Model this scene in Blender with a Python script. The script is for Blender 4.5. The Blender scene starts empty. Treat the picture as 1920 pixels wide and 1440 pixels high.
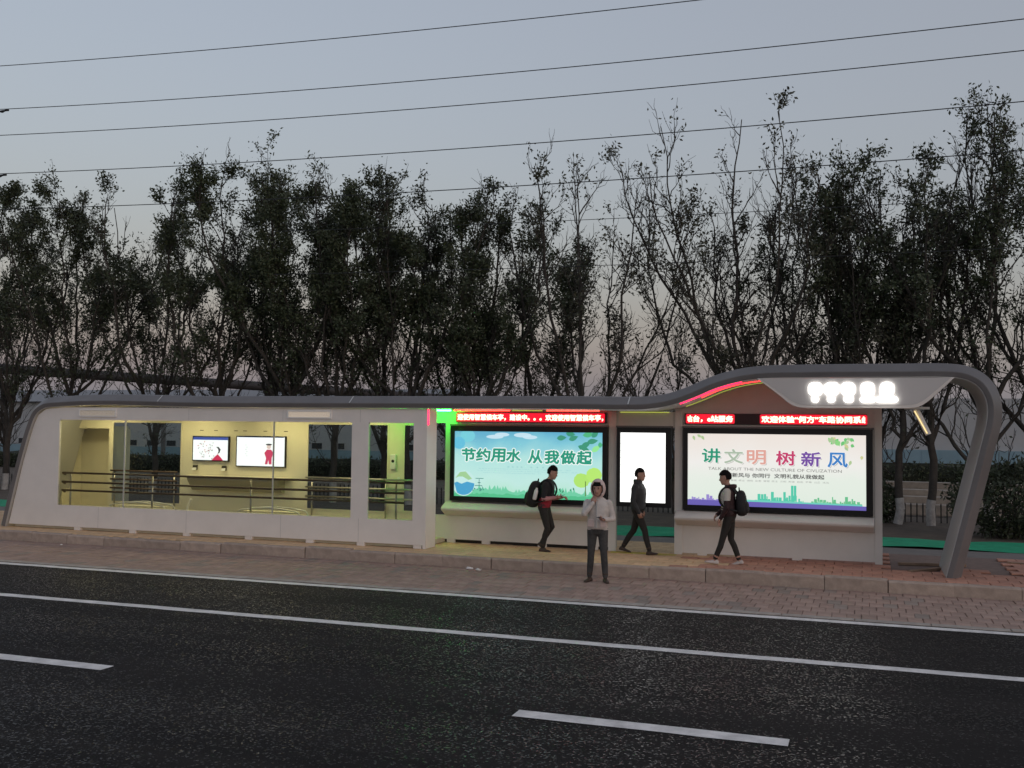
import bpy, bmesh, math, random
import numpy as np
from mathutils import Vector, Matrix
from mathutils.kdtree import KDTree
random.seed(7)
sc = bpy.context.scene
C = sc.collection
# ------------------------------------------------------------------ camera
CAM = (0.0, -20.0, 2.62)
RX = (0.9433041, 0.33173204, 0.01145534)      # camera right, in world axes
DN = (-0.00419246, 0.04641596, -0.9989134)    # camera down
FW = (-0.33190329, 0.94223108, 0.04517514)    # camera forward
cam = bpy.data.objects.new('camera', bpy.data.cameras.new('camera')); C.objects.link(cam)
cam.matrix_world = Matrix(((RX[0], -DN[0], -FW[0], CAM[0]), (RX[1], -DN[1], -FW[1], CAM[1]), (RX[2], -DN[2], -FW[2], CAM[2]), (0, 0, 0, 1)))
cam.data.sensor_width = 36.0; cam.data.lens = 35.625; cam.data.clip_end = 3000
sc.camera = cam
# ------------------------------------------------------------------ dusk sky and faint sun
w = bpy.data.worlds.new('World'); sc.world = w; w.use_nodes = True
nt = w.node_tree; nt.nodes.clear()
sky = nt.nodes.new('ShaderNodeTexSky'); sky.sky_type = 'NISHITA'; sky.sun_disc = False
SUN_EL, SUN_AZ = 0.0, 122.0        # sun just gone down behind the camera
sky.sun_elevation = math.radians(SUN_EL); sky.sun_rotation = math.radians(SUN_AZ)
sky.air_density = 1.0; sky.dust_density = 4.0; sky.ozone_density = 1.5
hsv = nt.nodes.new('ShaderNodeHueSaturation'); hsv.inputs['Saturation'].default_value = 0.85
mixc = nt.nodes.new('ShaderNodeMix'); mixc.data_type = 'RGBA'; mixc.inputs[0].default_value = 0.42
mixc.inputs[7].default_value = (.50, .475, .515, 1)           # thin even dusk haze veil
bg = nt.nodes.new('ShaderNodeBackground'); bg.inputs['Strength'].default_value = 0.15
wo = nt.nodes.new('ShaderNodeOutputWorld')
nt.links.new(sky.outputs[0], hsv.inputs['Color']); nt.links.new(hsv.outputs[0], mixc.inputs[6])
nt.links.new(mixc.outputs[2], bg.inputs[0]); nt.links.new(bg.outputs[0], wo.inputs[0])
sl = bpy.data.lights.new('sun', 'SUN'); sl.energy = 0.06; sl.angle = math.radians(40); sl.color = (1, .9, .8)
so = bpy.data.objects.new('sun', sl); C.objects.link(so)
so.rotation_euler = (math.radians(80), 0, math.radians(180 - SUN_AZ))
sc.view_settings.view_transform = 'Standard'; sc.view_settings.look = 'None'
EXPO = 2.8                                     # exposed for the dusk
sc.view_settings.exposure = EXPO; sc.view_settings.gamma = 1.0
sc.render.engine = 'CYCLES'; sc.cycles.use_denoising = True
sc.cycles.max_bounces = 8; sc.cycles.transparent_max_bounces = 16
sc.cycles.sample_clamp_indirect = 6

# ------------------------------------------------------------------ helpers
def tag(o, label=None, cat=None, group=None, kind=None):
    if label: o['label'] = label
    if cat: o['category'] = cat
    if group: o['group'] = group
    if kind: o['kind'] = kind
    return o
def thing(name, label, cat, loc=(0, 0, 0), group=None, rz=0):
    o = bpy.data.objects.new(name, None); C.objects.link(o); o.location = loc; o.rotation_euler[2] = rz
    o.empty_display_size = .2
    return tag(o, label, cat, group)
def link(name, me, m, parent=None, smooth=False):
    if m is not None and not me.materials:
        me.materials.append(m)
    if smooth: me.polygons.foreach_set('use_smooth', [True] * len(me.polygons))
    o = bpy.data.objects.new(name, me); C.objects.link(o)
    if parent is not None: o.parent = parent
    return o
def npmesh(name, v, f):
    """numpy verts (n,3), faces (m,k) -> mesh"""
    me = bpy.data.meshes.new(name); v = np.asarray(v, np.float32); f = np.asarray(f, np.int32)
    me.vertices.add(len(v)); me.vertices.foreach_set('co', v.ravel())
    k = f.shape[1]; me.loops.add(f.size); me.loops.foreach_set('vertex_index', f.ravel())
    me.polygons.add(len(f)); me.polygons.foreach_set('loop_start', np.arange(0, f.size, k, dtype=np.int32))
    me.update(calc_edges=True); me.validate()
    return me
class MB:
    def __init__(s): s.v = []; s.f = []
    def raw(s, v, f):
        n = len(s.v); s.v += [tuple(p) for p in v]; s.f += [tuple(i + n for i in q) for q in f]; return s
    def box(s, x0, x1, y0, y1, z0, z1):
        v = [(x0, y0, z0), (x1, y0, z0), (x1, y1, z0), (x0, y1, z0), (x0, y0, z1), (x1, y0, z1), (x1, y1, z1), (x0, y1, z1)]
        return s.raw(v, [(0, 3, 2, 1), (4, 5, 6, 7), (0, 1, 5, 4), (1, 2, 6, 5), (2, 3, 7, 6), (3, 0, 4, 7)])
    def prism(s, poly, y0, y1):
        """poly in (x,z), extruded along y"""
        a = sum(poly[i][0] * poly[(i + 1) % len(poly)][1] - poly[(i + 1) % len(poly)][0] * poly[i][1] for i in range(len(poly)))
        if a < 0: poly = poly[::-1]
        n = len(poly); v = [(x, y0, z) for x, z in poly] + [(x, y1, z) for x, z in poly]
        f = [tuple(range(n)), tuple(range(2 * n - 1, n - 1, -1))]
        f += [(i, i + n, (i + 1) % n + n, (i + 1) % n) for i in range(n)]
        return s.raw(v, f)
    def profx(s, poly, x0, x1):
        """poly in (y,z), extruded along x"""
        n = len(poly); v = [(x0, y, z) for y, z in poly] + [(x1, y, z) for y, z in poly]
        f = [tuple(range(n)), tuple(range(2 * n - 1, n - 1, -1))] + [(i, (i + 1) % n, (i + 1) % n + n, i + n) for i in range(n)]
        return s.raw(v, f)
    def tube(s, pts, r, k=8, cap=True):
        P = [Vector(p) for p in pts]; n = len(P)
        R = r if isinstance(r, (list, tuple)) else [r] * n
        v = []; f = []
        ref = None
        for i in range(n):
            t = (P[min(i + 1, n - 1)] - P[max(i - 1, 0)]).normalized()
            if ref is None: ref = Vector((0, 0, 1)) if abs(t.z) < .9 else Vector((1, 0, 0))
            u = t.cross(ref).normalized(); q = u.cross(t).normalized(); ref = q
            for j in range(k):
                a = 2 * math.pi * j / k
                v.append(P[i] + (u * math.cos(a) + q * math.sin(a)) * R[i])
        for i in range(n - 1):
            for j in range(k):
                f.append((i * k + j, i * k + (j + 1) % k, (i + 1) * k + (j + 1) % k, (i + 1) * k + j))
        if cap: f += [tuple(range(k - 1, -1, -1)), tuple(range((n - 1) * k, n * k))]
        return s.raw(v, f)
    def rings(s, R, cap=True):
        """list of rings (same length) of points"""
        k = len(R[0]); v = [p for r in R for p in r]; f = []
        for i in range(len(R) - 1):
            for j in range(k):
                f.append((i * k + j, i * k + (j + 1) % k, (i + 1) * k + (j + 1) % k, (i + 1) * k + j))
        if cap: f += [tuple(range(k - 1, -1, -1)), tuple(range((len(R) - 1) * k, len(R) * k))]
        return s.raw(v, f)
    def mesh(s, name='m', recalc=True):
        me = bpy.data.meshes.new(name); me.from_pydata([tuple(p) for p in s.v], [], s.f)
        if recalc:
            b = bmesh.new(); b.from_mesh(me); bmesh.ops.recalc_face_normals(b, faces=b.faces[:]); b.to_mesh(me); b.free()
        me.update(); return me
    def build(s, name, m, parent=None, bevel=0, smooth=False, seg=2, recalc=True):
        o = link(name, s.mesh(name, recalc), m, parent, smooth)
        if bevel:
            md = o.modifiers.new('bevel', 'BEVEL'); md.width = bevel; md.segments = seg; md.limit_method = 'ANGLE'
        return o
def smoothpath(pts, n=6):
    out = []
    P = [np.array(p, float) for p in pts]
    for i in range(len(P) - 1):
        p0 = P[max(i - 1, 0)]; p1 = P[i]; p2 = P[i + 1]; p3 = P[min(i + 2, len(P) - 1)]
        d = np.linalg.norm(p2 - p1)
        if np.linalg.norm(p1 - p0) > 1e-6: p0 = p1 - (p1 - p0) / np.linalg.norm(p1 - p0) * d
        if np.linalg.norm(p3 - p2) > 1e-6: p3 = p2 + (p3 - p2) / np.linalg.norm(p3 - p2) * d
        for j in range(n):
            t = j / n
            out.append(.5 * (2 * p1 + (p2 - p0) * t + (2 * p0 - 5 * p1 + 4 * p2 - p3) * t * t + (3 * p1 - p0 - 3 * p2 + p3) * t ** 3))
    out.append(P[-1]); return [tuple(p) for p in out]
# ------------------------------------------------------------------ materials
def mat(name, col, rough=.6, var=0, vscale=3, bump=0, bscale=40, metal=0, spec=.5, rnd=0, var2=None, rvar=0, coords='Object'):
    m = bpy.data.materials.new(name); m.use_nodes = True; n = m.node_tree; N = n.nodes; L = n.links
    b = N['Principled BSDF']; b.inputs['Roughness'].default_value = rough; b.inputs['Metallic'].default_value = metal
    b.inputs['Specular IOR Level'].default_value = spec
    c4 = (*col, 1); b.inputs['Base Color'].default_value = c4
    last = None
    tc = N.new('ShaderNodeTexCoord') if (var or bump or rvar) else None
    if var:
        nz = N.new('ShaderNodeTexNoise'); nz.inputs['Scale'].default_value = vscale; nz.inputs['Detail'].default_value = 6; nz.inputs['Roughness'].default_value = .65
        L.new(tc.outputs[coords], nz.inputs['Vector'])
        r = N.new('ShaderNodeValToRGB'); r.color_ramp.elements[0].position = .3; r.color_ramp.elements[1].position = .72
        r.color_ramp.elements[0].color = (*[x * (1 - var) for x in col], 1)
        r.color_ramp.elements[1].color = (*(var2 or [min(1, x * (1 + var)) for x in col]), 1)
        L.new(nz.outputs[0], r.inputs[0]); last = r.outputs[0]
    if rnd:
        oi = N.new('ShaderNodeObjectInfo'); mr = N.new('ShaderNodeMapRange'); mr.inputs[3].default_value = 1 - rnd; mr.inputs[4].default_value = 1 + rnd
        L.new(oi.outputs['Random'], mr.inputs[0])
        mx = N.new('ShaderNodeVectorMath'); mx.operation = 'SCALE'
        if last: L.new(last, mx.inputs[0])
        else: mx.inputs[0].default_value = col
        L.new(mr.outputs[0], mx.inputs['Scale']); last = mx.outputs[0]
    if last: L.new(last, b.inputs['Base Color'])
    if rvar:
        nz = N.new('ShaderNodeTexNoise'); nz.inputs['Scale'].default_value = vscale * 1.7; nz.inputs['Detail'].default_value = 4
        L.new(tc.outputs[coords], nz.inputs['Vector'])
        mr = N.new('ShaderNodeMapRange'); mr.inputs[1].default_value = .3; mr.inputs[2].default_value = .7
        mr.inputs[3].default_value = rough - rvar; mr.inputs[4].default_value = rough + rvar
        L.new(nz.outputs[0], mr.inputs[0]); L.new(mr.outputs[0], b.inputs['Roughness'])
    if bump:
        nz = N.new('ShaderNodeTexNoise'); nz.inputs['Scale'].default_value = bscale; nz.inputs['Detail'].default_value = 5
        L.new(tc.outputs[coords], nz.inputs['Vector'])
        bp = N.new('ShaderNodeBump'); bp.inputs['Strength'].default_value = bump; bp.inputs['Distance'].default_value = .02
        L.new(nz.outputs[0], bp.inputs['Height']); L.new(bp.outputs[0], b.inputs['Normal'])
    return m
def emit(name, col, s=1.0):
    m = bpy.data.materials.new(name); m.use_nodes = True; N = m.node_tree.nodes
    b = N['Principled BSDF']; b.inputs['Base Color'].default_value = (.02, .02, .02, 1); b.inputs['Roughness'].default_value = .35
    b.inputs['Emission Color'].default_value = (*col, 1); b.inputs['Emission Strength'].default_value = s / 2 ** EXPO
    return m
def s2l(r, g, b):
    f = lambda c: (c / 255 / 12.92) if c < 10.3 else ((c / 255 + .055) / 1.055) ** 2.4
    return (f(r), f(g), f(b))
_ec = {}
def prn(r, g, b, s=1.0):           # backlit print of a given display colour
    k = (r, g, b, s)
    if k not in _ec: _ec[k] = emit('backlit_print_%d_%d_%d' % (r, g, b), s2l(r, g, b), s)
    return _ec[k]
def glassmat(name, tint=(.9, .93, .92), f0=.03):
    m = bpy.data.materials.new(name); m.use_nodes = True; n = m.node_tree; N = n.nodes; L = n.links
    N.clear(); o = N.new('ShaderNodeOutputMaterial'); t = N.new('ShaderNodeBsdfTransparent'); t.inputs[0].default_value = (*tint, 1)
    g = N.new('ShaderNodeBsdfGlossy'); g.inputs['Roughness'].default_value = .03
    fr = N.new('ShaderNodeFresnel'); fr.inputs['IOR'].default_value = 1.22
    mx = N.new('ShaderNodeMixShader'); L.new(fr.outputs[0], mx.inputs[0]); L.new(t.outputs[0], mx.inputs[1]); L.new(g.outputs[0], mx.inputs[2])
    L.new(mx.outputs[0], o.inputs[0]); return m
M = dict(
    panel=mat('white_painted_steel_panel', (.78, .735, .69), .45, var=.07, vscale=.9, bump=.02, bscale=2.5, rvar=.08),
    wallp=mat('pale_grey_wall_panel', (.68, .655, .61), .4, var=.08, vscale=.9, bump=.02, bscale=2.5, rvar=.08),
    shell=mat('dark_grey_aluminium', (.15, .142, .142), .42, var=.12, vscale=1.2, metal=.0, spec=.5, rvar=.1),
    lining=mat('grey_soffit_lining', (.42, .41, .40), .4, var=.05, vscale=1),
    cream=mat('cream_interior_wall', (.74, .69, .53), .5, var=.05, vscale=.7),
    black=mat('black_frame', (.008, .008, .009), .3),
    steel=mat('brushed_steel_tube', (.38, .36, .33), .3, metal=.9),
    bronze=mat('dark_bronze_rail', (.085, .05, .035), .4),
    glass=glassmat('clear_glass'),
    alu=mat('pale_aluminium', (.6, .6, .58), .4, metal=.3),
    white=mat('white_plastic', (.75, .74, .72), .4),
    concrete=mat('concrete', (.36, .32, .28), .85, var=.22, vscale=4, bump=.2, bscale=30, rnd=.08),
    kerb=mat('kerb_stone', (.40, .315, .26), .85, var=.25, vscale=5, bump=.25, bscale=35, rnd=.10),
    paver=mat('pink_brown_paver', (.355, .245, .20), .85, var=.24, vscale=3, bump=.25, bscale=45, rnd=.10),
    tan=mat('tan_platform_tile', (.64, .43, .25), .75, var=.18, vscale=5, bump=.12, bscale=45, rnd=.10),
    red=mat('brick_red_platform_tile', (.46, .23, .16), .78, var=.2, vscale=5, bump=.12, bscale=45, rnd=.14),
    yel=mat('yellow_tactile_tile', (.55, .44, .08), .75, var=.15, vscale=6),
    grout=mat('dirty_joint_sand', (.20, .14, .115), .95, var=.2, vscale=8),
    soil=mat('brown_soil', (.10, .075, .055), .95, var=.35, vscale=1.5, bump=.6, bscale=8),
    path=mat('grey_asphalt_path', (.19, .17, .155), .9, var=.15, vscale=2, bump=.2, bscale=50),
    paint=mat('road_paint', (.74, .71, .68), .6, var=.28, vscale=5, bump=.1, bscale=80, rvar=.1),
    bark=mat('dark_bark', (.050, .042, .036), .9, var=.3, vscale=6, bump=.5, bscale=25),
    wash=mat('whitewash', (.38, .36, .34), .9, var=.3, vscale=7),
    leaf=mat('dark_green_leaf', (.048, .062, .030), .6, var=.35, vscale=.8, rnd=.15),
    leaf2=mat('dull_olive_leaf', (.060, .062, .038), .6, var=.35, vscale=.8, rnd=.15),
    net=mat('green_dust_net', (.012, .33, .16), .8, var=.25, vscale=2.5, bump=.4, bscale=9),
    wire=mat('black_cable', (.02, .022, .025), .6),
)
# asphalt with fine glinting aggregate
def asphalt():
    m = mat('asphalt', (.0165, .0138, .0128), .7, var=.3, vscale=.45, spec=.25)
    n = m.node_tree; N = n.nodes; L = n.links; b = N['Principled BSDF']
    tc = N.new('ShaderNodeTexCoord')
    vo = N.new('ShaderNodeTexVoronoi'); vo.inputs['Scale'].default_value = 58; L.new(tc.outputs['Object'], vo.inputs['Vector'])
    nz = N.new('ShaderNodeTexNoise'); nz.inputs['Scale'].default_value = 30; nz.inputs['Detail'].default_value = 6; L.new(tc.outputs['Object'], nz.inputs['Vector'])
    ad = N.new('ShaderNodeMath'); ad.operation = 'ADD'; L.new(vo.outputs['Distance'], ad.inputs[0]); L.new(nz.outputs[0], ad.inputs[1])
    bp = N.new('ShaderNodeBump'); bp.inputs['Strength'].default_value = .20; bp.inputs['Distance'].default_value = .010
    L.new(ad.outputs[0], bp.inputs['Height']); L.new(bp.outputs[0], b.inputs['Normal'])
    tw = N.new('ShaderNodeTexNoise'); tw.inputs['Scale'].default_value = 1.0; tw.inputs['Detail'].default_value = 5
    tm = N.new('ShaderNodeMapping'); tm.inputs['Scale'].default_value = (.07, 1.5, 1); L.new(tc.outputs['Object'], tm.inputs[0]); L.new(tm.outputs[0], tw.inputs['Vector'])
    tr_ = N.new('ShaderNodeValToRGB'); tr_.color_ramp.elements[0].position = .32; tr_.color_ramp.elements[1].position = .7
    tr_.color_ramp.elements[0].color = (.0105, .0088, .0082, 1); tr_.color_ramp.elements[1].color = (.022, .0185, .017, 1)
    L.new(tw.outputs[0], tr_.inputs[0]); L.new(tr_.outputs[0], b.inputs['Base Color'])
    # polished stone chips among the matt binder, worn in patches along the lanes
    sp_ = N.new('ShaderNodeSeparateColor'); L.new(vo.outputs['Color'], sp_.inputs[0])
    n2 = N.new('ShaderNodeTexNoise'); n2.inputs['Scale'].default_value = .5; n2.inputs['Detail'].default_value = 4
    mp = N.new('ShaderNodeMapping'); mp.inputs['Scale'].default_value = (.35, 1.4, 1); L.new(tc.outputs['Object'], mp.inputs[0]); L.new(mp.outputs[0], n2.inputs['Vector'])
    sm = N.new('ShaderNodeMath'); sm.operation = 'MULTIPLY_ADD'; sm.inputs[1].default_value = .5; L.new(n2.outputs[0], sm.inputs[0]); L.new(sp_.outputs[0], sm.inputs[2])
    mr = N.new('ShaderNodeMapRange'); mr.inputs[1].default_value = 1.06; mr.inputs[2].default_value = 1.20; mr.inputs[3].default_value = .78; mr.inputs[4].default_value = .22
    L.new(sm.outputs[0], mr.inputs[0]); L.new(mr.outputs[0], b.inputs['Roughness'])
    ms = N.new('ShaderNodeMapRange'); ms.inputs[1].default_value = 1.06; ms.inputs[2].default_value = 1.20; ms.inputs[3].default_value = .12; ms.inputs[4].default_value = .30
    L.new(sm.outputs[0], ms.inputs[0]); L.new(ms.outputs[0], b.inputs['Specular IOR Level'])
    return m
M['asphalt'] = asphalt()
for k in ('leaf', 'leaf2'):
    M[k].use_backface_culling = False

def struct(name, mb, m, parent=None, **k):
    o = mb.build(name, m, parent, **k)
    if parent is None: o['kind'] = 'structure'
    return o
def proj(p):
    d = [p[i] - CAM[i] for i in range(3)]
    x = sum(d[i] * RX[i] for i in range(3)); y = sum(d[i] * DN[i] for i in range(3)); z = sum(d[i] * FW[i] for i in range(3))
    return 960 + 1900 * x / z, 720 + 1900 * y / z, z

# ================================================================== GROUND
def sheet(name, x0, x1, y0, y1, z, m, kind='structure'):
    me = bpy.data.meshes.new(name); me.from_pydata([(x0, y0, z), (x1, y0, z), (x1, y1, z), (x0, y1, z)], [], [(0, 1, 2, 3)])
    o = link(name, me, m); o['kind'] = kind; return o
sheet('ground', -600, 600, -300, 900, -.06, M['soil'])
road = sheet('road', -120, 80, -40, -4.86, -.004, M['asphalt'])
# painted lines
def strip(name, x0, x1, y0, y1, z=.0):
    b = MB(); n = max(2, int((x1 - x0) / .35)); rg = random.Random(hash((x0, y0)) % 999)
    v = []; f = []
    for i in range(n + 1):
        x = x0 + (x1 - x0) * i / n
        v += [(x, y0 + rg.uniform(-.008, .008), z), (x, y1 + rg.uniform(-.008, .008), z)]
    f = [(2 * i, 2 * i + 2, 2 * i + 3, 2 * i + 1) for i in range(n)]
    o = b.raw(v, f).build(name, M['paint'], road, recalc=False)
    return o
strip('edge_line', -60, 25, -5.12, -4.93)
strip('lane_line', -60, 25, -7.86, -7.66)
for k in range(-8, 4):
    x = -3.10 + 7.12 * k
    strip('lane_dash', x, x + 2.45, -11.10, -10.89)
# far pavement behind the shelter
sheet('path', -90, 60, 2.4, 5.35, -.02, M['path'])
nb = MB(); ny = 9; nx = 260; rg = random.Random(3)
v = []
for j in range(ny + 1):
    for i in range(nx + 1):
        x = -90 + 150 * i / nx; y = 5.35 + 2.2 * j / ny + (rg.uniform(-.12, .12) if j in (0, ny) else 0)
        v.append((x, y, .0 + rg.uniform(0, .03) * (0 < j < ny) + .025 * math.sin(x * 1.3 + j)))
f = [(j * (nx + 1) + i, j * (nx + 1) + i + 1, (j + 1) * (nx + 1) + i + 1, (j + 1) * (nx + 1) + i) for j in range(ny) for i in range(nx)]
struct('green_ground_net', nb.raw(v, f), M['net'], recalc=False, smooth=True)

# lay-by pavers, kerb and platform
RG = random.Random(11)
base = sheet('layby', -60, 25, -4.86, -1.99, -.016, M['grout'])
def blockmesh(name, lx, ly, h, bev):
    b = MB(); x, y = lx / 2, ly / 2
    r0 = [(-x, -y, -h), (x, -y, -h), (x, y, -h), (-x, y, -h)]
    r1 = [(-x, -y, -bev), (x, -y, -bev), (x, y, -bev), (-x, y, -bev)]
    r2 = [(-x + bev, -y + bev, 0), (x - bev, -y + bev, 0), (x - bev, y - bev, 0), (-x + bev, y - bev, 0)]
    return b.rings([r0, r1, r2]).mesh(name)
def lay(parent, name, x0, x1, y0, y1, lx, ly, gap, z, mfun, h=.03, tilt=.006, stag=.5, skip=None, limit=300):
    """tiles: the largest in view become objects, the rest one stuff part"""
    cells = []; ncol = int((x1 - x0) / lx) + 1; r = 0; y = y0 + ly / 2
    while y < y1 - .02:
        d = min(ly, (y1 - (y - ly / 2)))
        for c in range(ncol):
            x = x0 + lx * (c + .5 + (stag if r % 2 else 0))
            if skip and skip(x, y): continue
            p = proj((x, y, z)); inv = -20 < p[0] < 1940 and p[2] > 0
            cells.append((0 if inv else 1, p[2], x, y))
        y += ly; r += 1
    cells.sort(); meshes = {}
    rest = {}
    for i, (a, dep, x, y) in enumerate(cells):
        m = mfun(x, y); zz = z + RG.uniform(-.004, .004); ax, ay, az = RG.gauss(0, tilt), RG.gauss(0, tilt), RG.gauss(0, .008)
        jx, jy = RG.uniform(-.004, .004), RG.uniform(-.004, .004)
        if i < limit and a == 0:
            if m.name not in meshes:
                me = blockmesh(name, lx - gap, ly - gap, h, .006); me.materials.append(m); meshes[m.name] = me
            o = bpy.data.objects.new(name, meshes[m.name]); C.objects.link(o); o.parent = parent
            o.location = (x + jx, y + jy, zz); o.rotation_euler = (ax, ay, az)
        else:
            rest.setdefault(m.name, (m, []))[1].append((x + jx, y + jy, zz, ax, ay))
    for nme, (m, L) in rest.items():
        A = np.array(L); hx, hy = (lx - gap) / 2, (ly - gap) / 2; bv = .006
        tmpl = np.array([[-hx, -hy, -h], [hx, -hy, -h], [hx, hy, -h], [-hx, hy, -h], [-hx, -hy, -bv], [hx, -hy, -bv], [hx, hy, -bv], [-hx, hy, -bv],
                         [-hx + bv, -hy + bv, 0], [hx - bv, -hy + bv, 0], [hx - bv, hy - bv, 0], [-hx + bv, hy - bv, 0]])
        V = A[:, None, :3] + tmpl[None]
        V[:, :, 2] += tmpl[None, :, 1] * A[:, 3:4] - tmpl[None, :, 0] * A[:, 4:5]
        F0 = np.array([[0, 1, 5, 4], [1, 2, 6, 5], [2, 3, 7, 6], [3, 0, 4, 7], [4, 5, 9, 8], [5, 6, 10, 9], [6, 7, 11, 10], [7, 4, 8, 11], [8, 9, 10, 11]])
        F = (F0[None] + 12 * np.arange(len(A))[:, None, None]).reshape(-1, 4)
        o = link(name + '_field', npmesh(name, V.reshape(-1, 3), F), m, parent); o['kind'] = 'stuff'
pv = [M['paver']] + [mat('pink_brown_paver_b', (.34, .235, .19), .85, var=.25, vscale=5, bump=.25, bscale=45, rnd=.12), mat('grey_paver', (.28, .225, .19), .85, var=.22, vscale=5, bump=.25, bscale=45, rnd=.12)]
lay(base, 'paver', -45, 15, -4.68, -2.0, .205, .385, .007, .0, lambda x, y: RG.choices(pv, (6, 4, 1))[0])
ed = bpy.data.objects.new('edging', None)
es = blockmesh('edging_stone', .99, .16, .05, .008)
es.materials.append(M['concrete'])
for i in range(-46, 16):
    o = bpy.data.objects.new('edging_stone', es); C.objects.link(o); o.parent = base
    o.location = (i * 1.0 + .3, -4.765, .008 + RG.uniform(-.003, .003)); o.rotation_euler = (RG.gauss(0, .01), RG.gauss(0, .002), RG.gauss(0, .002))
bpy.data.objects.remove(ed)
plat = struct('platform', MB().box(-60, 25, -1.98, 2.38, -.05, .165), M['grout'])
kb = MB()
kp = [(-2.0, -.05), (-2.0, .175), (-1.975, .2), (-1.83, .2), (-1.83, -.05)]
kme = kb.profx(kp, -.495, .495).mesh('kerb_stone'); kme.materials.append(M['kerb'])
for i in range(-46, 12):
    o = bpy.data.objects.new('kerb_stone', kme); C.objects.link(o); o.parent = plat
    o.location = (i * 1.0 - .21, -.02 + RG.uniform(-.006, .006), RG.uniform(-.004, .004)); o.rotation_euler = (RG.gauss(0, .006), RG.gauss(0, .003), RG.gauss(0, .003))
def tilem(x, y):
    if -4.9 < x < -3.5 and -.12 < y < .2: return M['yel']
    return M['tan'] if x < -2.9 + .4 * math.sin(y * 5) else M['red']
lay(plat, 'platform_tile', -45, 15, -1.825, 2.3, .33, .33, .007, .2, tilem, tilt=.004, stag=.5,
    skip=lambda x, y: (.3 < x < 2.4 and -.6 < y < 2.3 and not (1.3 < x < 1.9 and y < .2)))

# ================================================================== BUS SHELTER
S = thing('bus_shelter', 'long white bus shelter with dark grey roof rising in a wave at its right end', 'bus shelter', (-8, -.4, .2))
S.matrix_world = Matrix.Translation((0, 0, 0)); S.location = (0, 0, 0)
inner = [(-19.26, .2), (-18.84, 1.78), (-18.56, 2.62), (-18.43, 2.86), (-18.22, 2.99), (-17.95, 3.03), (-13.5, 3.035), (-8.5, 3.035), (-5.1, 3.03), (-4.35, 3.02),
         (-3.9, 3.035), (-3.45, 3.11), (-3.05, 3.25), (-2.65, 3.42), (-2.25, 3.535), (-1.85, 3.59), (-1.2, 3.605), (.6, 3.605), (1.25, 3.60), (1.52, 3.565), (1.72, 3.46), (1.84, 3.28), (1.885, 3.08), (1.87, 2.85), (1.79, 2.5), (1.22, .2)]
sp = smoothpath(inner, 6)
def normals(P):
    out = []
    for i in range(len(P)):
        a = np.array(P[max(i - 1, 0)]); b = np.array(P[min(i + 1, len(P) - 1)]); t = (b - a) / np.linalg.norm(b - a)
        out.append(np.array((-t[1], t[0])))
    return out
nn = normals(sp)
def sweep(i0, i1, prof):
    R = []
    for i in range(i0, i1 + 1):
        R.append([(sp[i][0] + nn[i][0] * n, y, sp[i][1] + nn[i][1] * n) for n, y in prof])
    return MB().rings(R)
prof = [(.012, -1.265), (.10, -1.285), (.245, -1.10), (.26, -.9), (.26, .40), (.20, .52), (.012, .52)]
cuts = [0]
for xs in (-15.0, -9.75, -4.25):
    cuts.append(min(range(len(sp)), key=lambda i: abs(sp[i][0] - xs) + (10 if sp[i][1] < 2.9 else 0)))
cuts.append(len(sp) - 1)
# insert exact seam: shorten a hair
for a, b in zip(cuts[:-1], cuts[1:]):
    mb = sweep(a, b, prof)
    o = mb.build('roof_shell', M['shell'], S)
    md = o.modifiers.new('bevel', 'BEVEL'); md.width = .012; md.segments = 2; md.limit_method = 'ANGLE'; md.angle_limit = .45
    if b != cuts[-1]:      # butt joint cover strip
        i = b; q = [(n * 1.0 + (.006 if n > .05 else 0), y - (.006 if y < 0 else -.006)) for n, y in prof[1:6]]
        x = sp[i][0]; v = []
        for dx in (-.012, .012):
            v += [(x + dx, y, sp[i][1] + n) for n, y in q]
        k = len(q)
        MB().raw(v, [(j, j + 1, j + 1 + k, j + k) for j in range(k - 1)]).build('joint_strip', M['alu'], S, recalc=False)
sweep(0, len(sp) - 1, [(0, -1.255), (.011, -1.255), (.011, .515), (0, .515)]).build('soffit_lining', M['lining'], S, smooth=False)

FY = -1.2
fp = MB()
fp.prism([(-19.21, .27), (-17.79, .27), (-17.79, 3.02), (-18.2, 2.985), (-18.42, 2.845), (-18.545, 2.61), (-18.82, 1.78)], FY, FY + .06)
fp.box(-17.79, -8.50, FY, FY + .06, .27, .76).box(-17.79, -8.50, FY, FY + .06, 2.735, 3.025)
fp.box(-10.14, -9.75, FY, FY + .06, .76, 2.735).box(-8.73, -8.50, FY, FY + .06, .76, 2.735)
fp.box(-8.50, -8.44, FY + .004, FY + .5, .2, 3.025)
fp.build('front_panel', M['panel'], S)
for x in (-16.6, -14.2, -11.8, -9.95):
    MB().box(x - .003, x + .003, FY - .0015, FY - .0003, .275, .755).build('panel_joint', M['lining'], S)
    MB().box(x - .003, x + .003, FY - .0015, FY - .0003, 2.74, 3.0).build('panel_joint', M['lining'], S)
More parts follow.
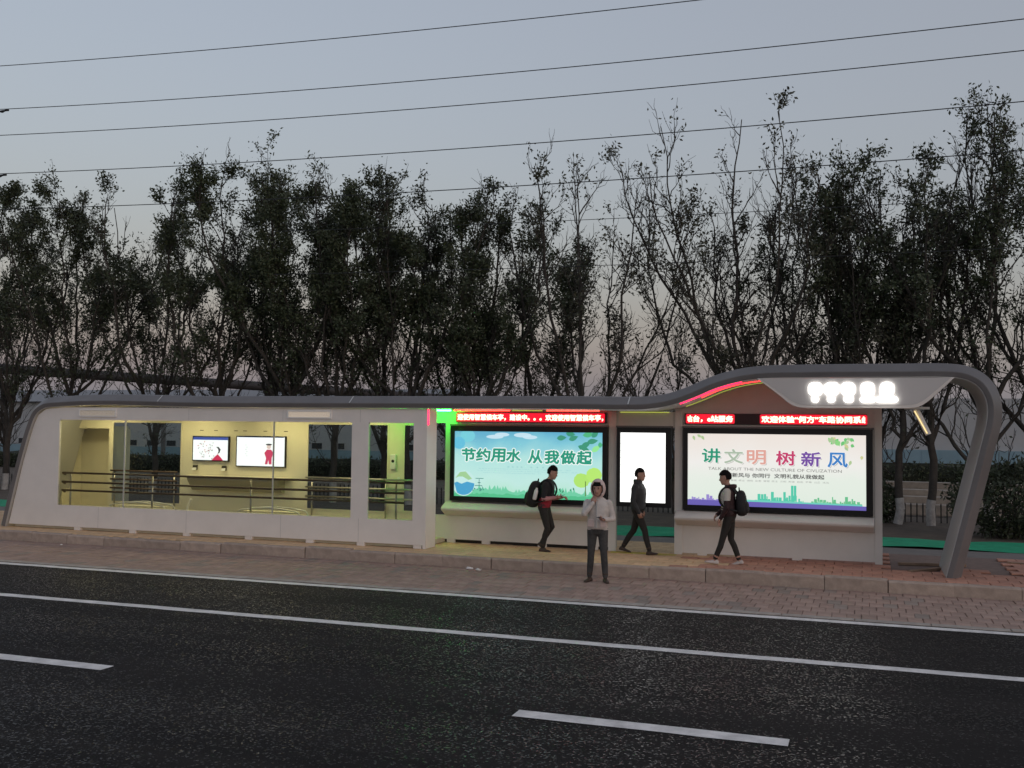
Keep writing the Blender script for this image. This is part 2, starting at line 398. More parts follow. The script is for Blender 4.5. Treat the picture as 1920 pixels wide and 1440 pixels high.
# pale reveals round the window opening
for (a, b) in ((-17.79, -10.14), (-9.75, -8.73)):
    MB().box(a, b, FY + .061, FY + .16, .70, .758).build('window_sill', M['cream'], S)
    MB().box(a, b, FY + .061, FY + .16, 2.737, 2.79).build('window_lintel', M['cream'], S)
for x in (-17.2, -15.65, -14.2, -12.6, -11.1, -9.9, -8.62):
    MB().box(x - .09, x + .09, FY + .01, FY + .14, .19, .272).build('foot', M['panel'], S, bevel=.006)
for a, b in ((-17.785, -15.935), (-15.925, -12.035), (-12.025, -10.145), (-9.745, -8.735)):
    MB().box(a, b, FY + .02, FY + .03, .762, 2.733).build('window_pane', M['glass'], S)
for x in (-15.93, -12.03):
    MB().box(x - .012, x + .012, FY + .012, FY + .045, .762, 2.733).build('mullion', M['alu'], S)
# ventilation grilles above the windows
for x0 in (-17.22, -11.68):
    g = MB(); x1 = x0 + 1.06
    g.box(x0, x1, FY - .03, FY - .001, 2.955, 2.985).box(x0, x1, FY - .03, FY - .001, 2.81, 2.84).box(x0, x0 + .03, FY - .03, FY - .001, 2.84, 2.955).box(x1 - .03, x1, FY - .03, FY - .001, 2.84, 2.955)
    go = g.build('vent_grille', mat('white_grille_paint', (.86, .84, .80), .4), S)
    for i in range(5):
        z = 2.852 + i * .022
        MB().raw([(x0 + .031, FY - .024, z), (x1 - .031, FY - .024, z), (x1 - .031, FY - .003, z + .012), (x0 + .031, FY - .003, z + .012)], [(0, 1, 2, 3)]).build('slat', M['white'], go, recalc=False)
    MB().box(x0 + .031, x1 - .031, FY - .0025, FY - .0005, 2.84, 2.955).build('backing', emit('painted_room_light', (1, .80, .60), .30 if x0 < -15 else .55), go)  # glowing backing stands in for room light leaking through the grille
# room: floor, back wall with openings, recess
BY = .30
MB().box(-19.1, -8.6, FY + .07, BY, .21, .30).build('room_floor', mat('cream_floor', (.55, .5, .38), .5, var=.1), S)
bw = MB()
bw.box(-18.95, -17.66, BY, BY + .07, 2.54, 3.02).box(-17.66, -17.56, BY, BY + .07, .3, 3.02)
bw.box(-17.56, -15.5, BY, BY + .07, .3, .74).box(-17.56, -15.5, BY, BY + .07, 2.72, 3.02)
bw.box(-15.5, -12.09, BY, BY + .07, .3, 3.02)
bw.box(-12.09, -10.02, BY, BY + .07, .3, .76).box(-12.09, -10.02, BY, BY + .07, 2.72, 3.02)
bw.box(-10.02, -9.67, BY, BY + .07, .3, 3.02).box(-9.67, -9.12, BY, BY + .07, .3, .79).box(-9.67, -9.12, BY, BY + .07, 2.72, 3.02)
bw.build('back_wall', M['cream'], S)
al = MB()
al.box(-19.12, -19.05, BY, BY + .62, .3, 2.54).box(-19.05, -17.6, BY + .62, BY + .69, .3, 2.54).box(-17.66, -17.6, BY + .071, BY + .62, .3, 2.54).box(-19.05, -17.6, BY + .071, BY + .62, 2.54, 2.6)
al.box(-19.05, -17.66, BY, BY + .62, .21, .30)
al.build('cupboard_recess', M['cream'], S)
for a, b, z0 in ((-17.56, -15.5, .74), (-12.09, -10.02, .76), (-9.67, -9.12, .79)):
    po = MB().box(a + .001, b - .001, BY + .03, BY + .04, z0 + .001, 2.719).build('rear_window_pane', M['glass'], S)
    fr = MB(); fr.box(a, a + .035, BY - .012, BY - .001, z0, 2.72).box(b - .035, b, BY - .012, BY - .001, z0, 2.72).box(a + .035, b - .035, BY - .012, BY - .001, z0, z0 + .03).box(a + .035, b - .035, BY - .012, BY - .001, 2.69, 2.72)
    fr.build('window_frame', M['cream'], po)
warm = emit('warm_ceiling_lamp', (1.0, .83, .42), 18)
for x in (-17.4, -14.9, -12.6, -10.6):
    l = MB().box(x - .65, x + .65, -.62, -.28, 2.975, 3.01).build('ceiling_lamp', M['alu'], S)
    MB().box(x - .62, x + .62, -.59, -.31, 2.966, 2.974).build('diffuser', warm, l)
# little lamp in the covered bay
# shelf with sloping bracket under the screens
sh = MB().box(-15.25, -12.45, -.06, BY - .001, 1.43, 1.465).build('shelf', M['cream'], S, bevel=.006)
MB().profx([(BY - .002, 1.429), (-.02, 1.429), (-.02, 1.38), (BY - .12, 1.12), (BY - .002, 1.12)], -15.1, -12.65).build('shelf_bracket', mat('grey_beige_bracket', (.32, .29, .22), .5), sh)
for x in (-15.1, -14.29):
    d = MB().box(x - .06, x + .06, BY - .04, BY - .001, 1.585, 1.70).build('socket_plate', mat('dark_socket', (.05, .045, .035), .5), S, bevel=.006)
    MB().profx([(BY - .041, 1.585), (BY - .09, 1.585), (BY - .041, 1.64)], x - .05, x + .05).build('card_tray', M['white'], d)
d = MB().box(-9.97, -9.83, BY - .045, BY - .001, 1.72, 2.05).build('call_box', M['white'], S, bevel=.015)
MB().tube([(-9.9, BY - .05, 1.90), (-9.9, BY - .044, 1.90)], .035, 14).build('button', M['black'], d)
MB().box(-9.80, -9.74, BY - .02, BY - .001, 1.45, 1.55).build('light_switch', M['white'], S, bevel=.005)
for x in (-14.95, -14.55, -14.0, -13.75, -13.2, -12.65):
    MB().box(x - .05, x + .05, BY - .006, BY - .001, 2.515, 2.53).build('slot', M['black'], S)

# back wall of the open bay
WY = .15
wp = MB()
wp.box(-9.10, -8.60, WY, WY + .08, .27, .78).box(-9.10, -8.60, WY, WY + .08, 2.75, 3.03).box(-8.60, -4.83, WY, WY + .08, .27, 3.03)
wp.box(-4.83, -3.64, WY, WY + .08, 2.70, 3.015)
top = [(x, z - .002) for x, z in sp if -3.64 < x < .23 and z > 2.9]
wp.prism([(-3.64, .235), (.23, .235), (.23, 3.602)] + top[::-1] + [(-3.64, 3.07)], WY, WY + .08)
wp.box(-4.985, -4.83, WY - .035, WY - .001, .2, 3.02).box(-3.64, -3.49, WY - .035, WY - .001, .2, 3.02).box(.10, .232, WY - .02, WY - .001, .2, 3.59)
wp.build('bay_wall', M['wallp'], S)
for x in (-8.45, -7.65, -6.4, -5.3):
    MB().box(x - .09, x + .09, WY + .004, WY + .07, .19, .272).build('foot', M['wallp'], S)
MB().box(-8.6, -5.0, WY + .06, WY + .075, .2, .268).build('painted_gap_shade', M['black'], S)  # black strip added to stand for the shade in the gap under the wall
for x in (-3.1, -1.3):
    MB().box(x - .09, x + .09, WY + .004, WY + .07, .19, .237).build('foot', M['wallp'], S)
MB().box(-9.099, -8.601, WY + .03, WY + .04, .781, 2.749).build('bay_window_pane', M['glass'], S)
MB().box(-4.829, -3.641, WY + .03, WY + .04, .21, 1.10).build('bay_window_pane', M['glass'], S)
lp = [(WY - .001, 1.085), (WY - .10, 1.06), (WY - .27, .985), (WY - .31, .945), (WY - .29, .90), (WY - .10, .80), (WY - .001, .775)]
for a, b in ((-8.56, -5.0), (-3.60, .09)):
    MB().profx(lp, a, b).build('lean_ledge', M['wallp'], S, bevel=.015, seg=3)
# coloured LED strips along the soffit
E_g = emit('green_led', (.02, 1, .06), 65); E_r = emit('red_led', (1, .03, .02), 10); E_y = emit('yellow_green_led', (.60, .64, .10), .75); E_p = emit('pink_red_led', (1, .015, .07), 4.0); E_o = emit('orange_led', (1, .25, .02), 3)
MB().box(-9.05, -8.35, WY - .34, WY - .31, 3.0, 3.028).build('led_strip', E_g, S)
MB().box(-8.25, -7.0, WY - .40, WY - .38, 3.008, 3.028).build('led_strip', E_r, S)
MB().box(-6.2, -5.1, WY - .40, WY - .38, 3.008, 3.028).build('led_strip', E_r, S)
MB().box(-6.95, -6.3, WY - .40, WY - .38, 3.008, 3.028).build('led_strip', E_y, S)
MB().box(-4.75, -3.75, WY - .06, WY - .045, 2.995, 3.012).build('led_strip', E_y, S)
def led_curve(x0, x1, y, r, m):
    P = [(x - nn[i][0] * .012, y, z - nn[i][1] * .012) for i, (x, z) in enumerate(sp) if x0 < x < x1 and z > 2.9]
    MB().tube(P, r, 6).build('led_strip', m, S, smooth=True)
led_curve(-3.35, -2.15, -1.18, .012, E_p)
led_curve(-3.0, -.2, -.75, .008, emit('added_red_led', (1, .03, .03), 5))  # extra red strip, running behind the sign, added to redden the wall
MB().box(-9.95, -9.3, -.35, -.32, 3.0, 3.028).build('led_strip', emit('dim_green_led', (.02, 1, .06), 30), S)
led_curve(-3.4, -1.7, -.12, .007, E_y)
MB().box(-8.4395, -8.428, FY + .03, FY + .09, 2.70, 3.02).build('pink_edge_bar', E_p, S)  # pink-red emissive bar on the front panel's right edge
MB().box(-17.0, -15.6, FY + .30, FY + .33, .215, .235).build('under_floor_led', E_o, S)
MB().box(-14.6, -14.0, FY + .22, FY + .25, .215, .235).build('under_floor_led', E_o, S)
# slanted warm lamp arm under the sign's right end
la = MB().tube([(.78, -.9, 3.06), (.98, -.95, 2.62)], [.055, .05], 4).build('lamp_arm', M['white'], S)
MB().box(.60, 1.0, -1.0, -.6, 3.062, 3.10).build('arm_plate', M['alu'], la)
MB().tube([(.755, -.962, 3.03), (.955, -1.008, 2.64)], .012, 6).build('lamp_tube', emit('warm_tube', (1, .75, .35), 1.2), la)

# ================================================================== railings and benches in the room
def railing(name, label, x0, x1, y, zs, posts, r, m, zbase=.3, hook=False):
    t = thing(name, label, 'railing', ((x0 + x1) / 2, y, zbase)); cx = (x0 + x1) / 2
    for z in zs:
        P = [(x0 - cx, 0, z - zbase), (x1 - cx, 0, z - zbase)]
        if hook: P = [(x0 - cx - .03, .16, z - zbase - .05), (x0 - cx - .02, .06, z - zbase - .005), (x0 - cx + .05, 0, z - zbase)] + P[1:]
        MB().tube(P, r, 10).build('rail', m, t, smooth=True)
    for p in posts:
        MB().tube([(p - cx, .035, 0), (p - cx, .035, zs[0] - zbase - .02)], r * .9, 10).build('post', M['steel'], t, smooth=True)
    return t
railing('railing', 'long dark three-bar railing just inside the front window', -17.85, -9.0, -1.03, (1.50, 1.29, 1.095), (-17.6, -15.29, -12.69, -9.2), .024, M['bronze'], hook=True)
railing('railing', 'three-bar railing across the rear window left of the screens', -17.5, -15.55, .20, (1.52, 1.31, 1.10), (-17.4, -15.65), .022, M['bronze'])
railing('railing', 'steel three-bar railing across the rear window right of the screens', -12.05, -9.2, .20, (1.49, 1.28, 1.07), (-11.9, -10.05), .022, M['steel'])
def bench(label, x0, x1):
    t = thing('bench', label, 'bench', ((x0 + x1) / 2, -.35, .3), 'tubular benches in the waiting room'); h = (x1 - x0) / 2
    for y in (-.17, .17):
        P = smoothpath([(-h, y, 0), (-h, y, .36), (-h + .04, y, .44), (-h + .14, y, .475), (h - .14, y, .475), (h - .04, y, .44), (h, y, .36), (h, y, 0)], 4)
        MB().tube(P, .017, 10).build('frame', M['alu'], t, smooth=True)
    for y in (-.09, 0, .09):
        MB().box(-h + .12, h - .12, y - .035, y + .035, .425, .45).build('slat', M['cream'], t, bevel=.008)
bench('pale tubular bench under the rear window by the yellow recess', -16.9, -15.3)
bench('pale tubular bench below the large white screen', -13.35, -11.75)
hk = thing('faucet', 'small white curved tap standing beside the bench left of the screens', 'tap', (-15.0, -.1, .3))
MB().tube([(-.1, 0, 0), (.1, 0, 0)], .05, 10).build('base', M['white'], hk, smooth=True)
MB().tube(smoothpath([(0, 0, 0), (0, 0, .38), (.04, 0, .52), (.1, 0, .62)], 4), [.03] * 13, 8).build('spout', M['white'], hk, smooth=True)

# ================================================================== text helper
def textmesh(body, off=0.0):
    cu = bpy.data.curves.new('t', 'FONT'); cu.body = body; cu.size = 1; cu.offset = off; cu.resolution_u = 3
    cu.fill_mode = 'FRONT'
    o = bpy.data.objects.new('t', cu); C.objects.link(o)
    dg = bpy.context.evaluated_depsgraph_get(); dg.update()
    me = bpy.data.meshes.new_from_object(o.evaluated_get(dg))
    bpy.data.objects.remove(o); bpy.data.curves.remove(cu); me.materials.clear()
    return me
def text(name, body, x0, x1, z0, z1, y, m, parent, bold=0.0, skew=0, clip=None):
    """flat lettering facing -y fitted into the box x0..x1, z0..z1, thickened by bold (metres)"""
    me = textmesh(body); n = len(me.vertices)
    a = np.empty(n * 3, np.float32); me.vertices.foreach_get('co', a); a = a.reshape(-1, 3)
    mn, mx = a.min(0), a.max(0)
    u = (a[:, 0] - mn[0]) / (mx[0] - mn[0]); vv = (a[:, 1] - mn[1]) / (mx[1] - mn[1])
    out = np.stack([x0 + u * (x1 - x0) + skew * (vv - .5), np.full(n, y), z0 + vv * (z1 - z0)], 1).astype(np.float32)
    fs = [tuple(p.vertices) for p in me.polygons]
    if bold:
        sh = [(0, 0)] + [(bold * math.cos(k * math.pi / 4), bold * math.sin(k * math.pi / 4)) for k in range(8)]
        V = np.concatenate([out + np.array([dx, -.00006 * i, dz], np.float32) for i, (dx, dz) in enumerate(sh)])
        fs = [tuple(j + n * i for j in f) for i in range(9) for f in fs]
    else: V = out
    bpy.data.meshes.remove(me); me = bpy.data.meshes.new(name); me.from_pydata([tuple(map(float, p)) for p in V], [], fs); me.update()
    if clip is not None:
        bm = bmesh.new(); bm.from_mesh(me)
        bmesh.ops.bisect_plane(bm, geom=bm.verts[:] + bm.edges[:] + bm.faces[:], plane_co=(clip[0], 0, 0), plane_no=(clip[1], 0, 0), clear_outer=True)
        bm.to_mesh(me); bm.free()
    return link(name, me, m, parent)
def rrect(x0, x1, z0, z1, r, n=5):
    P = []
    for cx, cz, a in ((x1 - r, z1 - r, 0), (x0 + r, z1 - r, 90), (x0 + r, z0 + r, 180), (x1 - r, z0 + r, 270)):
        for i in range(n): P.append((cx + r * math.cos(math.radians(a + 90 * i / (n - 1))), cz + r * math.sin(math.radians(a + 90 * i / (n - 1)))))
    return P
def poly(name, pts, y, m, parent):
    me = bpy.data.meshes.new(name); me.from_pydata([(x, y, z) for x, z in pts], [], [tuple(range(len(pts)))])
    bm = bmesh.new(); bm.from_mesh(me); bmesh.ops.triangulate(bm, faces=bm.faces[:]); bm.to_mesh(me); bm.free()
    return link(name, me, m, parent)
def ell(cx, cz, rx, rz, n=20, a0=0, a1=2 * math.pi, rot=0):
    P = []
    for i in range(n):
        a = a0 + (a1 - a0) * i / (n if a1 - a0 > 6.2 else n - 1)
        x, z = rx * math.cos(a), rz * math.sin(a)
        P.append((cx + x * math.cos(rot) - z * math.sin(rot), cz + x * math.sin(rot) + z * math.cos(rot)))
    return P
def leafpts(cx, cz, L, wd, rot):
    P = []
    for i in range(9):
        t = i / 8; P.append((L * t, wd * math.sin(math.pi * t ** .8)))
    for i in range(7, 0, -1):
        t = i / 8; P.append((L * t, -wd * math.sin(math.pi * t ** .8)))
    c, s = math.cos(rot), math.sin(rot)
    return [(cx + x * c - z * s, cz + x * s + z * c) for x, z in P]
def lightbox(label, x0, x1, z0, z1, sx0, sx1, sz0, sz1, bgm):
    t = thing('lightbox', label, 'lightbox', (0, 0, 0)); y0, y1 = WY - .115, WY - .001
    f = MB(); f.box(x0, sx0, y0, y1, z0, z1).box(sx1, x1, y0, y1, z0, z1).box(sx0, sx1, y0, y1, z0, sz0).box(sx0, sx1, y0, y1, sz1, z1)
    f.build('frame', M['black'], t)
    MB().box(x0 - .02, x1 + .02, y0 + .01, y1 - .002, z1 + .001, z1 + .035).build('top_rail', M['shell'], t)
    me = bpy.data.meshes.new('screen'); Y = WY - .075
    me.from_pydata([(sx0, Y, sz0), (sx1, Y, sz0), (sx1, Y, sz1), (sx0, Y, sz1)], [], [(0, 1, 2, 3)])
    link('screen', me, bgm, t)
    return t, Y
def gradient(name, stops, z0, z1, s, cloud=None, xg=None):
    """backlit print: vertical colour gradient in the artwork"""
    m = bpy.data.materials.new(name); m.use_nodes = True; n = m.node_tree; N = n.nodes; L = n.links; b = N['Principled BSDF']
    b.inputs['Base Color'].default_value = (.02, .02, .02, 1); b.inputs['Roughness'].default_value = .3
    tc = N.new('ShaderNodeTexCoord'); sx = N.new('ShaderNodeSeparateXYZ'); L.new(tc.outputs['Object'], sx.inputs[0])
    mr = N.new('ShaderNodeMapRange'); mr.inputs[1].default_value = z0; mr.inputs[2].default_value = z1; L.new(sx.outputs['Z'], mr.inputs[0])
    nz = N.new('ShaderNodeTexNoise'); nz.inputs['Scale'].default_value = 1.6; nz.inputs['Detail'].default_value = 4; L.new(tc.outputs['Object'], nz.inputs['Vector'])
    ma = N.new('ShaderNodeMath'); ma.operation = 'MULTIPLY_ADD'; ma.inputs[1].default_value = .35; L.new(nz.outputs[0], ma.inputs[0])
    sb = N.new('ShaderNodeMath'); sb.operation = 'SUBTRACT'; sb.inputs[1].default_value = .175; L.new(mr.outputs[0], sb.inputs[0]); L.new(sb.outputs[0], ma.inputs[2])
    r = N.new('ShaderNodeValToRGB'); r.color_ramp.elements.remove(r.color_ramp.elements[0])
    for i, (p, c) in enumerate(stops):
        e = r.color_ramp.elements[0] if i == 0 else r.color_ramp.elements.new(p)
        e.position = p; e.color = (*s2l(*c), 1)
    L.new(ma.outputs[0], r.inputs[0]); L.new(r.outputs[0], b.inputs['Emission Color']); b.inputs['Emission Strength'].default_value = s / 2 ** EXPO
    return m
# ---- blue-green lightbox: 节约用水 从我做起
g1 = gradient('backlit_sky_print', [(0, (180, 228, 205)), (.25, (192, 232, 224)), (.6, (176, 226, 222)), (.84, (128, 200, 216)), (1, (100, 176, 206))], 1.2, 2.58, 1.0)
t, Y = lightbox('blue-green backlit billboard with large teal characters behind the walker with a phone', -8.44, -5.0, 1.10, 2.695, -8.35, -5.10, 1.20, 2.58, g1)
W1 = lambda u: -8.35 + 3.25 * u
Z1 = lambda q: 1.20 + 1.38 * q
y1 = Y - .003
grass = [(W1(0), Z1(0)), (W1(1), Z1(0))]
rg = random.Random(5); P = []
for i in range(110):
    u = i / 109; P.append((W1(u), Z1(.075 + .035 * math.sin(u * 7) ** 2 + rg.uniform(0, .05) * (1 + .8 * (i % 2)))))
poly('artwork', [(W1(0), Z1(.0))] + P + [(W1(1), Z1(0))], y1, prn(112, 205, 165), t)
P = [(W1(u), Z1(.035 + rg.uniform(0, .03))) for u in np.linspace(0, 1, 70)]
poly('artwork', [(W1(0), Z1(.0))] + P + [(W1(1), Z1(0))], y1 - .001, prn(84, 190, 140), t)
for cx, cz, rx, rz in ((.33, .955, .05, .03), (.28, .92, .06, .03), (.47, .95, .06, .035), (.52, .92, .05, .03)):
    poly('artwork', ell(W1(cx), Z1(cz), 3.25 * rx, 1.38 * rz), y1, prn(196, 226, 240), t)
poly('artwork', ell(W1(.09), Z1(.93), .17, .13), y1, prn(118, 205, 220), t)
poly('artwork', ell(W1(.03), Z1(.82), .14, .13, a0=0, a1=6.28318), y1 - .0006, prn(100, 190, 220), t)
poly('artwork', ell(W1(.065), Z1(.20), .26, .27, 28), y1 - .002, prn(196, 232, 228), t)
poly('artwork', [(W1(0), Z1(.2))] + [(W1(.065) + .25 * math.cos(a), Z1(.20) + .25 * math.sin(a)) for a in np.linspace(-2.2, 0, 12)] + [(W1(.09), Z1(.225)), (W1(.05), Z1(.19)), (W1(.02), Z1(.22))], y1 - .003, prn(70, 160, 205), t)
poly('artwork', [(W1(.005), Z1(.27)), (W1(.04), Z1(.37)), (W1(.08), Z1(.38)), (W1(.125), Z1(.27)), (W1(.10), Z1(.25)), (W1(.06), Z1(.30)), (W1(.03), Z1(.30))], y1 - .0035, prn(160, 205, 150), t)
tapm = prn(60, 120, 120)
for q in ([(W1(.145), Z1(.17)), (W1(.195), Z1(.17)), (W1(.2), Z1(.12))], [(W1(.175), Z1(.17)), (W1(.175), Z1(.27))], [(W1(.15), Z1(.28)), (W1(.205), Z1(.28))], [(W1(.165), Z1(.215)), (W1(.185), Z1(.215))]):
    MB().tube([(x, y1 - .004, z) for x, z in q], .007, 4).build('artwork', tapm, t)
for i in range(12):
    poly('artwork', ell(W1(.13 + .08 * rg.random()), Z1(.09 + .04 * rg.random()), .012, .012, 6), y1 - .004, tapm, t)
for i in range(16):
    u = .66 + .16 * rg.random()
    poly('artwork', leafpts(W1(u), Z1(.09 + .06 * rg.random()), .05, .012, rg.uniform(.5, 2.6)), y1 - .004, prn(50, 130, 95), t)
for (u, q, s, r) in ((.70, .91, .21, .1), (.78, .89, .21, .35), (.84, .80, .26, -.35), (.87, .96, .25, .1), (.86, .78, .24, .5), (.93, .72, .22, .6), (.76, .985, .2, -.1), (.93, .93, .2, .8), (.9, .86, .23, .15), (.97, .82, .16, 1.6)):
    poly('artwork', leafpts(W1(u), Z1(q), min(s, -5.10 - W1(u) - .0), .055, r if W1(u) + s < -5.1 else 0), y1 - .002 - .0004 * u, prn(*rg.choice(((120, 215, 140), (80, 180, 130), (150, 230, 150), (60, 150, 120)))), t)
for u, q, rx, rz, c in ((.865, .29, .17, .145, (176, 228, 110)), (.945, .37, .165, .155, (182, 232, 112))):
    P = [(x + rg.uniform(-.008, .008), z + rg.uniform(-.008, .008)) for x, z in ell(W1(u), Z1(q), rx, rz, 26)]
    poly('artwork', [(min(x, -5.105), z) for x, z in P], y1 - .004 - .001 * u, prn(*c), t)
MB().box(W1(.888), W1(.894), y1 - .006, y1 - .005, Z1(.06), Z1(.28)).build('artwork', prn(96, 130, 60), t)
chars = '节约用水从我做起'; cxs = [.052, .155, .258, .363, .512, .622, .728, .835]
for i, ch in enumerate(chars):
    a = cxs[i]; x0 = W1(a); x1 = W1(a + .094); dz = -.012 * (i > 3); z0, z1 = Z1(.545 + dz), Z1(.735 + dz)
    text('lettering', ch, x0, x1, z0, z1, y1 - .006, prn(246, 252, 250), t, bold=.030, skew=.015)
    text('lettering', ch, x0, x1, z0, z1, y1 - .0075, prn(38, 150, 122), t, bold=.012, skew=.015)
gm = prn(120, 175, 180)
for u in (.365, .395, .425, .455, .52, .56, .60):
    text('lettering', '水', W1(u) + .01, W1(u + .02), Z1(.455), Z1(.48), y1 - .003, gm, t)
for q, u0, u1 in ((.425, .17, .80), (.395, .16, .84), (.365, .2, .6)):
    text('lettering', '水是生命之源节约用水人人有责让我们从身边小事做起珍惜每一滴水', W1(u0), W1(u1), Z1(q), Z1(q + .014), y1 - .003, prn(150, 200, 205), t)
# ---- white lightbox: 讲文明 树新风
g2 = gradient('backlit_white_print', [(0, (222, 234, 222)), (.35, (228, 236, 226)), (.6, (238, 236, 232)), (1, (236, 226, 218))], 1.2, 2.58, 1.0)
t, Y = lightbox('white backlit billboard with multicoloured characters and a city skyline print', -3.46, .07, 1.09, 2.70, -3.37, -.05, 1.19, 2.59, g2)
W2 = lambda u: -3.37 + 3.32 * u
Z2 = lambda q: 1.19 + 1.40 * q
y1 = Y - .003
poly('artwork', [(W2(0), Z2(0)), (W2(1), Z2(0)), (W2(1), Z2(.055)), (W2(.7), Z2(.062)), (W2(.3), Z2(.07)), (W2(0), Z2(.075))], y1 - .002, prn(104, 94, 176), t)
rg = random.Random(21)
def skyline(u0, u1, qb, h, n, m, y, tall=None):
    P = [(W2(u0), Z2(qb))]; u = u0
    while u < u1 - .002:
        d = min(rg.uniform(.006, .02), u1 - u); e = math.sin(math.pi * (u - u0) / (u1 - u0)) ** .6
        hh = h * (rg.uniform(.15, 1)) * e
        if tall and abs(u - tall[0]) < .012: hh = tall[1]; d = .016
        P += [(W2(u), Z2(qb + hh)), (W2(u + d * .85), Z2(qb + hh)), (W2(u + d * .85), Z2(qb + hh * .45)), (W2(u + d), Z2(qb + hh * .45))]; u += d
    P.append((W2(u1), Z2(qb))); poly('artwork', P, y, m, t)
skyline(.0, .19, .06, .12, 0, prn(150, 135, 205), y1 - .001)
skyline(.33, .66, .06, .17, 0, prn(84, 200, 170), y1 - .001, tall=(.60, .245))
skyline(.68, .98, .06, .13, 0, prn(104, 190, 140), y1 - .0008)
skyline(.5, .9, .06, .05, 0, prn(140, 215, 175), y1 - .0014)
poly('artwork', [(W2(.33), Z2(.06)), (W2(.98), Z2(.055)), (W2(.98), Z2(.075)), (W2(.33), Z2(.095))], y1 - .0017, prn(110, 205, 190), t)
for i in range(26):
    a = rg.random(); u = .80 + .19 * a; q = .97 - .25 * rg.random() * a
    poly('artwork', leafpts(W2(u) - .03, Z2(q), rg.uniform(.07, .12), .028, rg.uniform(-2.6, -.3)), y1 - .0005 - .0001 * i, prn(*rg.choice(((140, 210, 130), (110, 195, 120), (205, 205, 150), (168, 200, 150)))), t)
for u, q, r in ((.03, .97, -1.2), (.08, .97, -1.0), (.92, .66, -1.9), (.055, .985, -.6)):
    poly('artwork', leafpts(W2(u), Z2(q), .1, .026, r), y1 - .001, prn(175, 200, 150), t)
cc = [('讲', (40, 150, 118), .085), ('文', (172, 188, 168), .215), ('明', (222, 164, 152), .345), ('树', (196, 62, 108), .51), ('新', (116, 78, 160), .65), ('风', (62, 128, 196), .795)]
for i, (ch, c, u) in enumerate(cc):
    z0, z1 = Z2(.60 - .006 * i), Z2(.79 - .006 * i); dd = .018
    x0, x1 = W2(u), W2(u + .105)
    text('lettering', ch, x0 + dd, x1 + dd, z0 - dd, z1 - dd, y1 - .003, prn(178, 178, 174), t, bold=.006)
    text('lettering', ch, x0, x1, z0, z1, y1 - .005, prn(248, 246, 242), t, bold=.018)
    text('lettering', ch, x0, x1, z0, z1, y1 - .0065, prn(*c), t, bold=.008)
text('lettering', 'TALK ABOUT THE NEW CULTURE OF CIVLIZATION', W2(.12), W2(.87), Z2(.495), Z2(.535), y1 - .003, prn(120, 120, 116), t)
text('lettering', '道德新风与 你同行  文明礼貌从我做起', W2(.19), W2(.775), Z2(.40), Z2(.46), y1 - .003, prn(48, 46, 48), t, bold=.002)
text('lettering', '爱国  敬业  诚信  友善  富强  民主  文明  和谐  自由  平等  公正  法治', W2(.25), W2(.80), Z2(.345), Z2(.37), y1 - .003, prn(150, 150, 146), t)
# ---- blank glowing lightbox
t, Y = lightbox('narrow blank white glowing lightbox between the two billboards', -4.80, -3.70, 1.11, 2.695, -4.73, -3.81, 1.20, 2.59, emit('blank_backlight', (1, .995, .97), 1.7))
for z in (1.245, 1.275): MB().box(-4.72, -3.82, Y - .004, Y - .002, z, z + .007).build('print_line', prn(170, 170, 165), t)
for i in range(7): MB().box(-4.725, -4.66, Y - .004, Y - .002, 1.5 + i * .145, 1.507 + i * .145).build('print_line', prn(150, 150, 150), t)
# ---- scrolling LED boards
ledcore = emit('led_text_core', (1.0, .86, .58), 2.2); ledhalo = emit('painted_red_bloom', (1, .010, .035), 1.0)  # pale core and red bloom of overexposed LEDs, painted as emission
def board(label, x0, x1, strings):
    t = thing('led_board', label, 'LED sign', (0, 0, 0)); y0 = WY - .06
    MB().box(x0, x1, y0, WY - .001, 2.775, 2.985).build('housing', mat('dark_red_acrylic', (.035, .006, .006), .35), t, bevel=.006)
    for s, a, b, cl in strings:
        g0 = max(a, cl[0]) if cl and cl[1] < 0 else a; g1 = min(b, cl[0]) if cl and cl[1] > 0 else b
        poly('glow', rrect(g0 - .035, g1 + .035, 2.787, 2.973, .03), y0 - .004, ledhalo, t)  # flat red panel added as the bloom around the text
        text('lettering', s, a, b, 2.818, 2.942, y0 - .008, ledcore, t, bold=.0055, clip=cl)
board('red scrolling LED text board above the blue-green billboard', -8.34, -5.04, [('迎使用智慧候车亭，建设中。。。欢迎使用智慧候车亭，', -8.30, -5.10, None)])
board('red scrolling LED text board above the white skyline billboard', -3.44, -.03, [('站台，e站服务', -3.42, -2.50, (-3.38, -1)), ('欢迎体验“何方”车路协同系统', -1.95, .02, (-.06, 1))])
# ---- screens in the waiting room
def display(label, x0, x1, z0, z1):
    t = thing('display_screen', label, 'screen', (0, 0, 0), 'wall screens in the waiting room'); y0 = BY - .055
    MB().box(x0, x1, y0, BY - .001, z0, z1).build('bezel', M['black'], t, bevel=.008)
    me = bpy.data.meshes.new('panel'); b = .025
    me.from_pydata([(x0 + b, y0 - .002, z0 + b), (x1 - b, y0 - .002, z0 + b), (x1 - b, y0 - .002, z1 - b), (x0 + b, y0 - .002, z1 - b)], [], [(0, 1, 2, 3)])
    link('panel', me, emit('screen_white', (1, 1, .97), 1.25), t); return t, y0 - .004
t, y = display('small wall screen with a blue title bar and a red peak drawing', -15.17, -14.15, 1.80, 2.39)
poly('picture', [(-15.145, 2.365), (-14.175, 2.365), (-14.175, 2.30), (-15.145, 2.30)], y, prn(60, 84, 170), t)
poly('picture', [(-14.62, 1.825), (-14.30, 1.825), (-14.38, 1.91), (-14.45, 1.97), (-14.53, 1.91)], y, prn(224, 48, 92), t)
